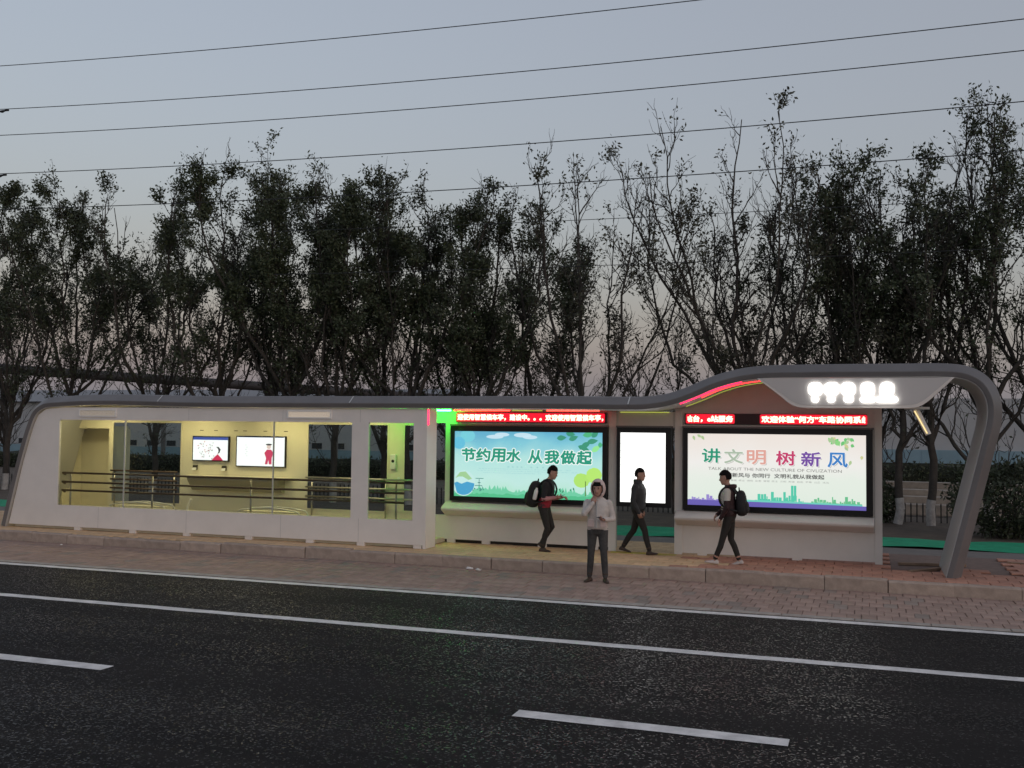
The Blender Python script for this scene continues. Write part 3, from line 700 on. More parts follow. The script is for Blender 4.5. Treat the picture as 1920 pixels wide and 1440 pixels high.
poly('picture', [(-14.46, 1.97), (-14.40, 2.0), (-14.37, 2.08), (-14.43, 2.14), (-14.50, 2.14), (-14.44, 2.09), (-14.43, 2.03)], y, prn(70, 66, 72), t)
rg = random.Random(2)
for i in range(34):
    poly('picture', leafpts(-14.98 + .40 * rg.random(), 1.88 + .36 * rg.random(), .03 + .03 * rg.random(), .010, 6.28 * rg.random()), y - .001, prn(*rg.choice(((70, 66, 72), (220, 70, 100), (120, 110, 116)))), t)
t, y = display('larger white wall screen with a small red figure-like block', -13.95, -12.62, 1.69, 2.41)
poly('picture', [(-13.16, 1.76), (-13.13, 1.90), (-13.18, 2.02), (-13.11, 2.10), (-13.00, 2.10), (-12.94, 2.03), (-12.98, 1.90), (-12.98, 1.76), (-13.05, 1.76), (-13.07, 1.86), (-13.09, 1.76)], y, prn(222, 66, 104), t)
poly('picture', ell(-13.06, 2.165, .062, .055, 12), y, prn(246, 216, 206), t)
poly('picture', ell(-13.06, 2.215, .085, .022, 10), y - .001, prn(80, 74, 80), t)
for i in range(6): poly('picture', [(-13.7 + .03 * (i % 2), 2.2 - .05 * i), (-13.66 + .03 * (i % 2), 2.2 - .05 * i), (-13.66 + .03 * (i % 2), 2.19 - .05 * i), (-13.7 + .03 * (i % 2), 2.19 - .05 * i)], y, prn(205, 205, 205), t)
MB().box(-13.9, -12.67, y - .001, y - .0005, 2.375, 2.385).build('picture', prn(60, 70, 130), t)
# ---- header sign with glowing characters
t = thing('header_sign', 'pale trapezoid sign board with glowing white characters under the raised roof', 'sign', (0, 0, 0))
hs = [(-1.90, 3.595), (1.38, 3.595)] + smoothpath([(1.38, 3.595), (1.08, 3.30), (.93, 3.165), (.80, 3.09), (.62, 3.065)], 4) + smoothpath([(-1.02, 3.065), (-1.20, 3.085), (-1.34, 3.15), (-1.48, 3.27), (-1.90, 3.595)], 4)[:-1]
MB().prism(hs[:2] + hs[3:], -1.33, -1.23).build('board', M['panel'], t, bevel=.008)
def shrink(P, c, k, dz=0): return [(c[0] + (x - c[0]) * k, c[1] + (z - c[1]) * k + dz) for x, z in P]
ins = [(max(min(x * .965 - .009, 9), -9), 3.585 - (3.585 - z) * .90) for x, z in hs[:2] + hs[3:]]
MB().prism(ins, -1.336, -1.331).build('face_plate', mat('pale_sign_face', (.57, .545, .53), .4, var=.04, vscale=1), t)
glow = emit('sign_letter_glow', (1, .98, .93), 5.0)
def blob(P):
    b = MB().prism(P, -1.375, -1.337).build('glowing_character', glow, t, bevel=.012, seg=3)
for x0, x1, a0, a1 in ((-1.00, -.765, -.955, -.83), (-.735, -.49, -.685, -.555), (-.455, -.225, -.41, -.25), (-.125, .10, -.14, .11), (.185, .41, .125, .475)):
    z0 = 3.285 if a0 < -.2 else 3.27
    P = rrect(x0, x1, z0, 3.515, .085)
    blob([(x + .006 * math.sin(9 * z + x0 * 7), z) for x, z in P]); blob(rrect(a0, a1, 3.165, z0 - .004, .055))

# ================================================================== TREES
def tubes(P, R, k):
    """P (N,M,3) polylines, R (N,M) radii -> verts, faces"""
    N, Mx, _ = P.shape
    T = np.empty_like(P); T[:, 1:-1] = P[:, 2:] - P[:, :-2]; T[:, 0] = P[:, 1] - P[:, 0]; T[:, -1] = P[:, -1] - P[:, -2]
    T /= np.linalg.norm(T, axis=2, keepdims=True) + 1e-9
    ref = np.where(np.abs(T[..., 2:3]) < .95, np.array([0, 0, 1.]), np.array([1., 0, 0]))
    U = np.cross(T, ref); U /= np.linalg.norm(U, axis=2, keepdims=True) + 1e-9
    Q = np.cross(U, T)
    a = np.arange(k) * 2 * np.pi / k
    V = P[:, :, None] + R[:, :, None, None] * (U[:, :, None] * np.cos(a)[None, None, :, None] + Q[:, :, None] * np.sin(a)[None, None, :, None])
    idx = np.arange(N * Mx * k).reshape(N, Mx, k); nx = np.roll(idx, -1, axis=2)
    F = np.stack([idx[:, :-1], nx[:, :-1], nx[:, 1:], idx[:, 1:]], -1).reshape(-1, 4)
    return V.reshape(-1, 3), F
def branches(rs, O, D, L, M_, curve, wig):
    n = len(O); t = np.linspace(0, 1, M_)
    P = O[:, None] + D[:, None] * (t[None, :, None] * L[:, None, None])
    P = P + np.array([0, 0, 1.])[None, None] * (t ** 2)[None, :, None] * (L * curve)[:, None, None]
    nz = rs.normal(0, 1, (n, M_, 3)); nz[:, 0] = 0; nz = np.cumsum(nz, 1) * (wig * L / M_)[:, None, None]
    return P + nz
def side(rs, T, ang):
    """rotate unit dirs T away by ang in a random plane"""
    r = rs.normal(0, 1, T.shape); r -= (r * T).sum(1, keepdims=True) * T; r /= np.linalg.norm(r, axis=1, keepdims=True)
    return T * np.cos(ang)[:, None] + r * np.sin(ang)[:, None]
def samp(P, t):
    M_ = P.shape[1] - 1; i = np.minimum((t * M_).astype(int), M_ - 1); f = t * M_ - i
    n = np.arange(len(P)); a = P[n, i]; b = P[n, i + 1]; T = b - a; T /= np.linalg.norm(T, axis=1, keepdims=True) + 1e-9
    return a + (b - a) * f[:, None], T
def leafcloud(rs, pts, T, n, size, spread, droop=.2):
    c = np.repeat(pts, n, 0); tt = np.repeat(T, n, 0); k = len(c)
    c = c + rs.normal(0, spread, (k, 3))
    d = tt * .6 + rs.normal(0, .75, (k, 3)); d[:, 2] -= droop; d /= np.linalg.norm(d, axis=1, keepdims=True)
    r = rs.normal(0, 1, (k, 3)); s = np.cross(d, r); s /= np.linalg.norm(s, axis=1, keepdims=True)
    l = size * rs.uniform(.6, 1.35, k)[:, None]; wd = l * rs.uniform(.17, .27, k)[:, None]
    V = np.stack([c, c + d * l * .45 + s * wd, c + d * l, c + d * l * .45 - s * wd], 1).reshape(-1, 3)
    return V, np.arange(4 * k).reshape(-1, 4)
def tree(label, x, y, H, hw, dens=1.0, seed=1, fork=.25, nl=5, lean=0, leafm='leaf', wash=True, rad=.105, group='row of roadside trees behind the shelter', low=1.0):
    H *= .985 if x < -5 else .955; dens *= 1.25 if x < -10 else 1.0; hw *= 1.3; nl += 2; rs = np.random.RandomState(seed)
    t = thing('tree', label, 'tree', (x, y, -.06), group)
    VV = []; FF = []; off = 0
    def add(v, f):
        nonlocal off
        VV.append(v); FF.append(f + off); off += len(v)
    fh = H * fork
    P = branches(rs, np.array([[0, 0, 0.]]), np.array([[lean * .4, 0, 1.]]) / math.hypot(1, lean * .4), np.array([fh]), 9, np.array([0.]), np.array([.10]))
    add(*tubes(P, np.linspace(rad * 1.25, rad * .85, 9)[None], 9)); topp = P[0, -1]
    trunk_pts = P[0]
    # limbs: fan out early, then turn up
    az = rs.uniform(0, 6.28) + np.arange(nl) * 2.4 + rs.uniform(-.3, .3, nl); spread = np.concatenate([[.25], rs.uniform(.6, 1.15, nl - 1)]) * hw
    tx = np.stack([topp[0] + lean * H * .3 + np.cos(az) * spread, topp[1] + np.sin(az) * spread * .8, H * (.985 - .15 * (spread / hw) ** 2 * rs.uniform(.3, 1.5, nl))], 1)
    st = np.repeat(topp[None], nl, 0); st[nl // 2:] = trunk_pts[-2 - (np.arange(nl - nl // 2) % 4)]
    ct = st + (tx - st) * np.stack([rs.uniform(.55, .9, nl), rs.uniform(.55, .9, nl), rs.uniform(.30, .45, nl)], 1)
    tb = np.linspace(0, 1, 14)[None, :, None]
    lim = st[:, None] * (1 - tb) ** 2 + 2 * ct[:, None] * tb * (1 - tb) + tx[:, None] * tb ** 2
    wz = rs.normal(0, .105, (nl, 14, 3)); wz[:, 0] = 0; lim = lim + np.cumsum(wz, 1) * .8; lim[:, :, 2] -= np.maximum(lim[:, :, 2] - H, 0)
    lr = rad * np.linspace(.78, .15, 14)[None] * rs.uniform(.7, 1.05, nl)[:, None]
    add(*tubes(lim, lr, 6))
    # first-order branches
    n1 = int(nl * (15 + H * .6)); pi = rs.randint(0, nl, n1); tt = np.clip(rs.beta(1.25, 1.1, n1), .04, .98)
    o, T = samp(lim[pi], tt); D1 = side(rs, T, rs.uniform(.45, 1.0, n1)); D1[:, 2] += .25; D1 /= np.linalg.norm(D1, axis=1, keepdims=True)
    L1 = (1 - tt * .42) * rs.uniform(.35, .85, n1) * min(hw, 3.0) * .8
    b1 = branches(rs, o, D1, L1, 7, np.full(n1, .22), np.full(n1, .28))
    add(*tubes(b1, np.linspace(1, .28, 7)[None] * (.013 + .020 * L1 / 2.0)[:, None] * rad / .115, 4))
    # low suckers on the trunk
    n0 = int(7 * low)
    if n0:
        o0, T0 = samp(np.repeat(P, n0, 0), rs.uniform(.35, .98, n0)); D0 = side(rs, T0, rs.uniform(.8, 1.3, n0)); D0[:, 2] += .3
        D0 /= np.linalg.norm(D0, axis=1, keepdims=True); L0 = rs.uniform(.8, 2.0, n0) * min(1, hw / 2.2)
        b0 = branches(rs, o0, D0, L0, 7, np.full(n0, .25), np.full(n0, .3)); add(*tubes(b0, np.linspace(.022, .007, 7)[None].repeat(n0, 0), 4))
        b1 = np.concatenate([b1, b0]); L1 = np.concatenate([L1, L0])
    # twigs
    per = 6; pi = np.repeat(np.arange(len(b1)), per); n2 = len(pi); tt = rs.uniform(.25, 1, n2)
    o, T = samp(b1[pi], tt); D2 = side(rs, T, rs.uniform(.3, .95, n2)); D2[:, 2] += .2; D2 /= np.linalg.norm(D2, axis=1, keepdims=True)
    L2 = rs.uniform(.25, .75, n2) * (.6 + .25 * L1[pi])
    b2 = branches(rs, o, D2, L2, 5, np.full(n2, .15), np.full(n2, .35))
    add(*tubes(b2, np.linspace(.0105, .005, 5)[None].repeat(n2, 0), 3))
    ob = link('trunk', npmesh('trunk', np.concatenate(VV), np.concatenate(FF)), M['bark'], t)
    if wash:
        P2 = P[:, :4].copy(); tl = np.linspace(0, 1, 4); zt = rs.uniform(.66, .80)
        ts = np.linspace(0, min(1, zt / fh), 6); pts = np.array([samp(P, np.array([a]))[0][0] for a in ts])[None]
        v, f = tubes(pts, np.interp(ts, [0, 1], [rad * 1.25, rad * .85])[None] + .006, 9)
        link('whitewash_coat', npmesh('whitewash', v, f), M['wash'], t)
    # leaves in clumps: each twig carries a clump with its own fullness
    full = rs.gamma(1.2, .85, n2) * dens
    # light and heavy zones through the crown, fuller towards the outside and the top
    ph = rs.uniform(0, 6.28, 6); e = b2[:, -1]
    nzv = .8 * (np.sin(e[:, 0] * 2.1 + ph[0]) + np.sin(e[:, 1] * 2.3 + ph[1]) + np.sin(e[:, 2] * 1.9 + ph[2]) + np.sin(e[:, 0] * 1.1 - e[:, 2] * 1.4 + ph[3]) + np.sin(e[:, 2] * .8 + e[:, 1] + ph[4])) / 2.2
    rel = np.hypot(e[:, 0] - topp[0], e[:, 1] - topp[1]) / hw
    zone = np.clip(.50 + .85 * nzv, 0, 2.0) * (.55 + .6 * np.clip(rel, 0, 1.2)) * (.13 + 1.12 * np.clip((e[:, 2] / H - .36) / .26, 0, 1))
    cnt = np.clip(full * zone * 27, 0, 90).astype(int)
    keep = np.repeat(np.arange(n2), cnt)
    tpos = np.clip(rs.beta(2.2, 1.0, len(keep)), .15, .999); pp, TT = samp(b2[keep], tpos)
    v, f = leafcloud(rs, pp, TT, 1, .125, .10, droop=.3)
    link('crown', npmesh('crown', v, f), M[leafm], t)
    STAT.append((len(keep), len(VV[0])))
    return t
STAT = []
tree('dark tree at the photo edge left of the shelter end', -33.4, 12.4, 10.9, 2.2, 1.3, 101, .34, 4)
tree('bare-looking thin tree farthest left behind the other trees', -37.0, 16, 11.5, 2.2, .35, 102, .3, 5, wash=False)
tree('dense tall tree with bushy crown above the shelter left corner', -30.3, 12.5, 12.7, 2.9, 1.9, 103, .30, 6)
tree('broad leafy tree above the left ventilation grille', -26.5, 12.9, 12.1, 3.0, 1.8, 104, .28, 6)
tree('slim tree behind the small wall screen side of the roof', -23.3, 12.3, 12.4, 2.3, 1.6, 105, .30, 5)
tree('thin background tree peeking between the slim and the dense trees', -21.9, 14.6, 11.6, 2.0, 1.3, 106, .3, 4, wash=False)
tree('tall dense tree behind the large white screen side of the roof', -20.0, 12.7, 12.4, 2.6, 1.8, 107, .28, 6)
tree('dark tree rising behind the right ventilation grille', -18.2, 12.4, 12.0, 2.3, 1.8, 108, .30, 5)
tree('narrow tree behind the narrow window of the room', -16.7, 13.4, 12.0, 2.1, 1.5, 109, .27, 5, wash=False)
tree('straight tree above the green lit corner of the bay', -15.2, 12.4, 11.9, 2.3, 1.4, 110, .3, 5)
tree('crooked short tree above the left half of the blue-green billboard', -14.1, 14.0, 10.6, 1.8, 1.1, 111, .24, 4, lean=.06, wash=False)
tree('dense topped tree above the walker with a phone', -12.5, 12.5, 11.4, 2.2, 1.7, 112, .3, 5)
tree('slight tree just right of the dense topped one', -11.2, 14.2, 9.8, 1.7, .8, 113, .26, 4, wash=False)
tree('sparse many-stemmed tree above the hooded person', -8.7, 12.6, 12.0, 2.5, .36, 114, .17, 7, leafm='leaf2', low=.6)
tree('low sparse sapling leaning left beside the roof wave', -6.0, 13.2, 6.6, 2.2, .30, 115, .15, 5, lean=-.1, leafm='leaf2', rad=.07, wash=False)
tree('wide sparse tree with bare fanning limbs above the roof wave', -3.9, 12.5, 13.6, 3.1, .27, 116, .27, 8, leafm='leaf2', low=.5)
tree('slender leafy tree above the left end of the header sign', -2.3, 13.8, 11.2, 1.9, .7, 117, .25, 5, leafm='leaf2', wash=False)
tree('leafy tree above the glowing characters of the header sign', -1.1, 13.0, 11.4, 2.0, .85, 118, .3, 5)
tree('thin tree behind the right edge of the white billboard', .2, 14.2, 11.2, 2.0, .65, 119, .28, 5, wash=False)
tree('tree with whitewashed trunk nearest the white billboard wall', .80, 12.5, 11.0, 1.9, .7, 120, .33, 4, leafm='leaf2')
tree('tree with whitewashed trunk in the middle of the open end bay', 1.72, 12.4, 11.9, 2.2, .8, 121, .33, 5)
tree('tall tree right of the slanting roof strut', 3.35, 12.3, 12.5, 2.4, .85, 122, .3, 6)
tree('tall tree at the right photo edge', 4.9, 13.0, 12.6, 2.6, .9, 123, .3, 6)
# shrubs
def shrub(label, x, y, hx, hy, h, n, seed, size=.12):
    rs = np.random.RandomState(seed); t = thing('shrub', label, 'shrub', (x, y, -.06))
    k = 26; a = rs.uniform(0, 6.28, k); O = np.stack([rs.normal(0, hx * .25, k), rs.normal(0, hy * .25, k), np.zeros(k)], 1)
    tip = np.stack([np.cos(a) * hx * rs.uniform(.2, .9, k), np.sin(a) * hy * rs.uniform(.2, .9, k), h * rs.uniform(.6, .98, k)], 1)
    D = tip - O; L = np.linalg.norm(D, axis=1); P = branches(rs, O, D / L[:, None], L, 6, np.full(k, .05), np.full(k, .2))
    v, f = tubes(P, np.linspace(.02, .006, 6)[None].repeat(k, 0), 4); link('stems', npmesh('stems', v, f), M['bark'], t)
    u = rs.normal(0, 1, (n, 3)); u /= np.linalg.norm(u, axis=1, keepdims=True); r = rs.uniform(.55, 1, n) ** .5
    lump = 1 + .16 * np.sin(u[:, 0] * 7 + seed) * np.sin(u[:, 2] * 6) + .1 * np.sin(u[:, 1] * 11)
    pts = np.stack([u[:, 0] * hx * r * lump, u[:, 1] * hy * r * lump, h * .5 + u[:, 2] * h * .52 * r * lump], 1); pts = pts[pts[:, 2] > .05]
    v, f = leafcloud(rs, pts, u[:len(pts)], 1, size, .03); link('leaves', npmesh('leaves', v, f), M['leaf'], t)
shrub('big dark shrub right of the slanting roof strut', 3.6, 9.6, 1.6, 1.1, 2.0, 9000, 41)
shrub('small shrub at the foot of the whitewashed trunk by the billboard wall', .35, 12.9, .55, .5, 1.3, 1800, 42)
shrub('dark shrub beside the trunk left of the shelter end', -34.6, 11.8, 1.0, .8, 1.5, 2600, 43)
# ================================================================== far background
# picket fence
ft = thing('picket_fence', 'low dark picket fence with a pale rail behind the trees', 'fence', (-15, 13.5, -.06))
pm_ = MB().box(-.02, .02, -.012, .012, 0, .55).raw([(-.02, -.012, .55), (.02, -.012, .55), (.02, .012, .55), (-.02, .012, .55), (0, 0, .61)], [(0, 1, 4), (1, 2, 4), (2, 3, 4), (3, 0, 4)]).mesh('picket')
pm_.materials.append(mat('dark_fence_paint', (.03, .028, .026), .6))
for i in range(240):
    o = bpy.data.objects.new('picket', pm_); C.objects.link(o); o.parent = ft; o.location = (-20 + i * .17, 0, 0)
for z in (.16, .47):
    MB().box(-20.1, 20.9, .014, .04, z, z + .035).build('rail', M['concrete'] if z > .3 else M['shell'], ft)
# stacked concrete beams beyond the fence
for i, (y, z, h) in enumerate(((16.6, .0, .30), (17.3, .0, .52), (18.0, .0, .72), (18.7, .0, .95))):
    b = MB().box(-2.5 + .2 * i, 7.5 - .15 * i, y - .2, y + .2, -.06, h).build('concrete_beam', M['concrete'], None, bevel=.02)
    tag(b, ['nearest and lowest pale concrete beam beyond the picket fence', 'second pale concrete beam counted from the picket fence', 'third pale concrete beam counted from the picket fence', 'farthest and highest pale concrete beam beyond the picket fence'][i], 'beam', 'pale concrete beams beyond the fence')
for i, x in enumerate((-34, -24)):
    b = MB().box(x - 3.5, x + 3.5, 17.4, 17.8, -.06, .35).build('concrete_beam', M['concrete'], None, bevel=.02)
    tag(b, ['pale concrete beam seen through the rear window left of the screens', 'pale concrete beam behind the trees near the right rear window'][i], 'beam', 'pale concrete beams beyond the fence')
# hedge
rs = np.random.RandomState(8)
def hedge(label, x0, x1, y, h, n, seed):
    rs = np.random.RandomState(seed); t = thing('hedge', label, 'hedge', ((x0 + x1) / 2, y, -.06)); L = (x1 - x0) / 2
    mb = MB(); N_ = int((x1 - x0) / .6); prof_ = lambda r: [(-.55 + r() * .1, 0), (-.6 + r() * .12, h * .55), (-.35 + r() * .1, h * .93 + r() * .1), (.35, h * .93 + r() * .1), (.6, h * .5), (.55, 0)]
    rr = lambda: rs.uniform(-1, 1)
    mb.rings([[(-L + 2 * L * i / N_, a, b) for a, b in prof_(rr)] for i in range(N_ + 1)]).build('hedge_core', mat('hedge_core_dark_green', (.02, .024, .014), .9), t)
    pts = np.stack([rs.uniform(-L, L, n), rs.uniform(-.65, .3, n), rs.uniform(.1, h * 1.02, n)], 1)
    pts[:, 1] = np.where(pts[:, 2] < h * .9, -.62 + rs.uniform(-.08, .08, n), pts[:, 1])
    v, f = leafcloud(rs, pts, np.tile([0, -.5, .5], (n, 1)), 1, .17, .04); link('leaves', npmesh('leaves', v, f), M['leaf'], t)
hedge('long dark hedge in front of the pale factory', -75, -20.2, 30, 1.0, 9000, 61)
hedge('long dark hedge in front of the blue-grey shed', -20, 24, 30, 1.38, 9000, 62)
# factory with a row of small windows, blue-grey plinth
facm = mat('pale_render', (.40, .41, .42), .9, var=.06, vscale=.3)
blum = mat('blue_grey_sheet', (.20, .31, .37), .6, var=.15, vscale=.5)
t = thing('factory', 'long pale factory with a row of small dark windows behind the left trees', 'building', (-52, 46, -.1))
MB().box(-30, 22, 0, 12, 0, 4.6).build('wall', facm, t)
MB().raw([(-30.4, -.5, 4.6), (22.4, -.5, 4.6), (22.4, 6, 5.8), (-30.4, 6, 5.8), (22.4, 12.5, 4.6), (-30.4, 12.5, 4.6)], [(0, 1, 2, 3), (3, 2, 4, 5)]).build('roof', mat('grey_roof_sheet', (.22, .22, .23), .7), t, recalc=False)
MB().box(-30, 22, -.06, -.002, .2, 1.08).build('plinth', blum, t)
wm = mat('dark_window', (.03, .035, .04), .2)
for i in range(28):
    x = -29 + i * 1.85
    f_ = MB().box(x - .48, x + .48, -.05, -.002, 1.12, 1.62).build('window', facm, t)
    MB().box(x - .43, x + .43, -.058, -.051, 1.16, 1.58).build('pane', wm, f_)
t = thing('warehouse', 'pale warehouse with a blue-grey sheet band behind the trees at right', 'building', (2, 46, -.1))
MB().box(-26, 22, .05, 8, 1.8, 4.9).build('upper_wall', facm, t)
MB().box(-26, 22, 0, 8, 0, 1.0).build('wall', mat('dark_shed_base', (.06, .055, .05), .9), t)
MB().box(-26.2, 22.2, -.15, 8.2, 1.0, 1.80).build('sheet_band', blum, t)
for i in range(48):
    MB().box(-26 + i, -25.97 + i, -.17, -.151, 1.0, 1.8).build('sheet_rib', blum, t)
# pipe bridge beyond the trees
t = thing('pipe_bridge', 'dark elevated pipe running behind the trees over the shelter roof', 'pipe', (0, 0, 0))
pa = Vector((-49, 24.5, 5.9)); pb = Vector((-25.3, 47.5, 4.6))
MB().tube([pa + Vector((-12, -9, .4)), pa, pb, pb + (pb - pa) * .35], .30, 10).build('pipe', mat('dark_pipe_lagging', (.045, .04, .04), .7, var=.2), t, smooth=True)
for k in (0, .33, .66, 1):
    p = pa.lerp(pb, k); MB().box(p.x - .1, p.x + .1, p.y - .1, p.y + .1, -.06, p.z - .2).build('support', M['shell'], t)
# ================================================================== power lines
wires = [('topmost thin black power line crossing the sky', [(-27.61, 14.69), (-9.28, 13.95), (-4.13, 13.85)]),
         ('second-highest black power line crossing the sky', [(-27.55, 13.2), (-9.26, 12.49), (3.48, 12.39)]),
         ('third-highest black power line crossing the sky', [(-27.51, 12.31), (-9.25, 11.69), (3.47, 11.64)]),
         ('fourth-highest black power line just above the tree tops', [(-27.45, 11.0), (-9.24, 10.46), (3.46, 10.43)]),
         ('fifth black power line passing across the tree tops', [(-27.4, 9.79), (-8.61, 9.3), (3.45, 9.27)]),
         ('sixth black power line passing among the crowns', [(-14.49, 8.49), (-6.22, 8.33), (3.43, 8.27)]),
         ('lowest black power line passing among the crowns', [(-11.26, 7.13), (-4.52, 7.06), (2.97, 7.06)])]
for i, (lab, P) in enumerate(wires):
    co = np.polyfit([p[0] for p in P], [p[1] for p in P], 2)
    if co[0] < 0: co = np.polyfit([p[0] for p in P], [p[1] for p in P], 1)
    t = thing('power_line', lab, 'power line', (-30, 6 if i < 5 else 6.4, float(np.polyval(co, -30))), 'power lines over the shelter')
    xs = np.linspace(-40 if i < 5 else -17, 12, 40); z0 = float(np.polyval(co, -30))
    MB().tube([(x + 30, 0, float(np.polyval(co, x)) - z0) for x in xs], .0135 if i < 5 else .009, 5).build('cable', M['wire'], t, smooth=True)
    if i in (1, 3):
        x = -27.35; z = float(np.polyval(co, x)) - z0 - .05
        MB().tube([(x + 30 - .25, 0, z), (x + 30 - .1, 0, z - .02), (x + 30 + .02, 0, z), (x + 30 + .16, 0, z + .01)], [.02, .05, .03, .045], 8).build('insulator', M['wire'], t, smooth=True)
# ================================================================== PEOPLE
def rotY(p, a, o=(0, 0, 0)):
    x, y, z = p[0] - o[0], p[1] - o[1], p[2] - o[2]; c, s = math.cos(a), math.sin(a)
    return (o[0] + x * c + z * s, o[1] + y, o[2] - x * s + z * c)
def ellring(c, rx, ry, k=18, p=2.3):
    R = []
    for j in range(k):
        a = 2 * math.pi * j / k; ca, sa = math.cos(a), math.sin(a)
        R.append((c[0] + rx * math.copysign(abs(ca) ** (2 / p), ca), c[1] + ry * math.copysign(abs(sa) ** (2 / p), sa), c[2]))
    return R
def capsule(mb, pts, rad, k=12):
    P = [Vector(p) for p in pts]; a = (P[0] - P[1]).normalized(); b = (P[-1] - P[-2]).normalized()
    r0, r1 = rad[0], rad[-1]
    pts2 = [P[0] + a * r0 * .92, P[0] + a * r0 * .6] + P + [P[-1] + b * r1 * .6, P[-1] + b * r1 * .92]
    mb.tube(pts2, [r0 * .35, r0 * .8] + list(rad) + [r1 * .8, r1 * .35], k)
class Body:
    def __init__(s): s.parts = []           # (label, MB)
    def add(s, lab): b = MB(); s.parts.append((lab, b)); return b
def hand(mb, wrist, d, nrm, side_, curl=.5, grip=False):
    """palm plus five unequal bent fingers; d hand direction, nrm palm normal, side_ thumb side"""
    w_ = Vector(wrist); d = Vector(d).normalized(); n_ = Vector(nrm); n_ = (n_ - d * n_.dot(d)).normalized(); s = Vector(side_); s = (s - d * s.dot(d) - n_ * s.dot(n_)).normalized()
    q = [w_ + s * .022, w_ - s * .022]
    R = []
    for t, wd, th in ((0, .026, .019), (.04, .038, .017), (.085, .041, .014)):
        c = w_ + d * t; R.append([c + s * wd + n_ * th, c - s * wd + n_ * th, c - s * wd - n_ * th, c + s * wd - n_ * th])
    mb.rings(R)
    for o, L in ((.030, .070), (.010, .080), (-.010, .074), (-.030, .058)):
        b = w_ + d * .08 + s * o; P = [b]; a = .15
        for seg in (.45, .32, .23):
            a += curl; dd = d * math.cos(a) + n_ * math.sin(a); P.append(P[-1] + dd * L * seg)
        capsule(mb, P, [.0095, .009, .0082, .007], 7)
    b = w_ + d * .02 + s * .026; dd = (d * .6 + s * .65 + n_ * .25).normalized(); e = (d * .85 + s * .1 + n_ * .5).normalized()
    capsule(mb, [b, b + dd * .038, b + dd * .038 + e * .03], [.012, .0105, .0085], 7)
def person(label, loc, heading, pose, cols, scale=1.0):
    B = Body(); pz = pose
    # ---- legs
    hipz = .90; legs = {}
    for sgn, (a, b) in ((1, pz['L']), (-1, pz['R'])):
        a, b = math.radians(a), math.radians(b); h = Vector((0, .088 * sgn, hipz))
        sp_ = pz.get('splay', .0)
        kn = h + Vector((math.sin(a) * .43, sgn * sp_ * .5, -math.cos(a) * .43)); an = kn + Vector((math.sin(b) * .40, sgn * sp_ * .5, -math.cos(b) * .40))
        legs[sgn] = (h, kn, an)
    fp_ = pz.get('foot', {1: 0, -1: 0})
    low = min(legs[s][2].z - (.075 + max(0, math.sin(math.radians(-fp_[s]))) * .0) for s in (1, -1)); dz = -low
    for s in legs: legs[s] = tuple(p + Vector((0, 0, dz)) for p in legs[s])
    hz = hipz + dz
    for sgn in (1, -1):
        h, kn, an = legs[sgn]; mb = B.add('trouser'); cuff = an + (kn - an) * .10
        wd = cols.get('legw', 1.0)
        capsule(mb, [h + Vector((0, 0, .02)), h.lerp(kn, .45), kn, kn.lerp(an, .35) + Vector((-.012, 0, 0)), cuff], [.098 * wd, .082 * wd, .062 * wd, .060 * wd, .050 * wd], 14)
        fa = math.radians(fp_[sgn]); ya = sgn * pz.get('toe', .12)
        fd = Vector((math.cos(fa) * math.cos(ya), math.sin(ya), math.sin(fa)))
        mb = B.add('skin' if cols.get('ankle') else 'shoe'); capsule(mb, [an + (kn - an) * .16, an], [.037, .036], 10)
        mb = B.add('shoe'); hb = an + Vector((0, 0, -.035)); up = Vector((-math.sin(fa), 0, math.cos(fa)))
        R = []
        for t, wd2, hh in ((-.075, .024, .030), (-.06, .036, .055), (-.01, .040, .062), (.05, .043, .045), (.11, .046, .032), (.16, .038, .024), (.185, .018, .014)):
            c = hb + fd * t - up * .04; sd = Vector((-fd.y, fd.x, 0)).normalized()
            R.append([c - sd * wd2, c - sd * wd2 * .98 + up * hh * .6, c - sd * wd2 * .55 + up * hh * 1.25, c + sd * wd2 * .55 + up * hh * 1.25, c + sd * wd2 * .98 + up * hh * .6, c + sd * wd2])
        mb.rings(R)
    # ---- torso
    lean = math.radians(pz.get('lean', 0)); O = (0, 0, hz)
    tr = lambda p: Vector(rotY(p, lean, O))
    bul = cols.get('bulk', 1.0)
    def torso(lab, spec):
        mb = B.add(lab); mb.rings([[tr(q) for q in ellring((off, 0, hz + h), rx, ry)] for h, rx, ry, off in spec])
    torso('trouser', [(-.11, .05, .07, 0), (-.07, .095, .135, 0), (.0, .115, .165, -.008), (.07, .108, .158, 0), (.12, .10, .150, 0)])
    torso('hem', [(cols.get('hem', .02), .112 * bul, .165 * bul, 0), (cols.get('hem', .02) + .012, .124 * bul, .172 * bul, 0), (.14, .122 * bul, .165 * bul, .002), (.18, .118 * bul, .162 * bul, .004)])
    torso('top', [(cols.get('hem2', .10), .118 * bul, .166 * bul, 0), (cols.get('hem2', .10) + .015, .128 * bul, .174 * bul, 0), (.22, .122 * bul, .170 * bul, .006), (.33, .128 * bul, .180 * bul, .006), (.43, .122 * bul, .188 * bul, -.004), (.50, .10, .168, -.014), (.545, .072, .115, -.022), (.575, .052, .070, -.022)])
    mb = B.add('skin'); capsule(mb, [tr((-.02, 0, hz + .55)), tr((.005, 0, hz + .63))], [.053, .050], 12)
    # ---- head
    hp = math.radians(pz.get('headpitch', 0)); hyw = math.radians(pz.get('headyaw', 0)); hc = tr((.02, 0, hz + .705))
    def hd(p):
        q = rotY(p, hp); c, s = math.cos(hyw), math.sin(hyw); return hc + Vector((q[0] * c - q[1] * s, q[0] * s + q[1] * c, q[2]))
    mb = B.add('skin')
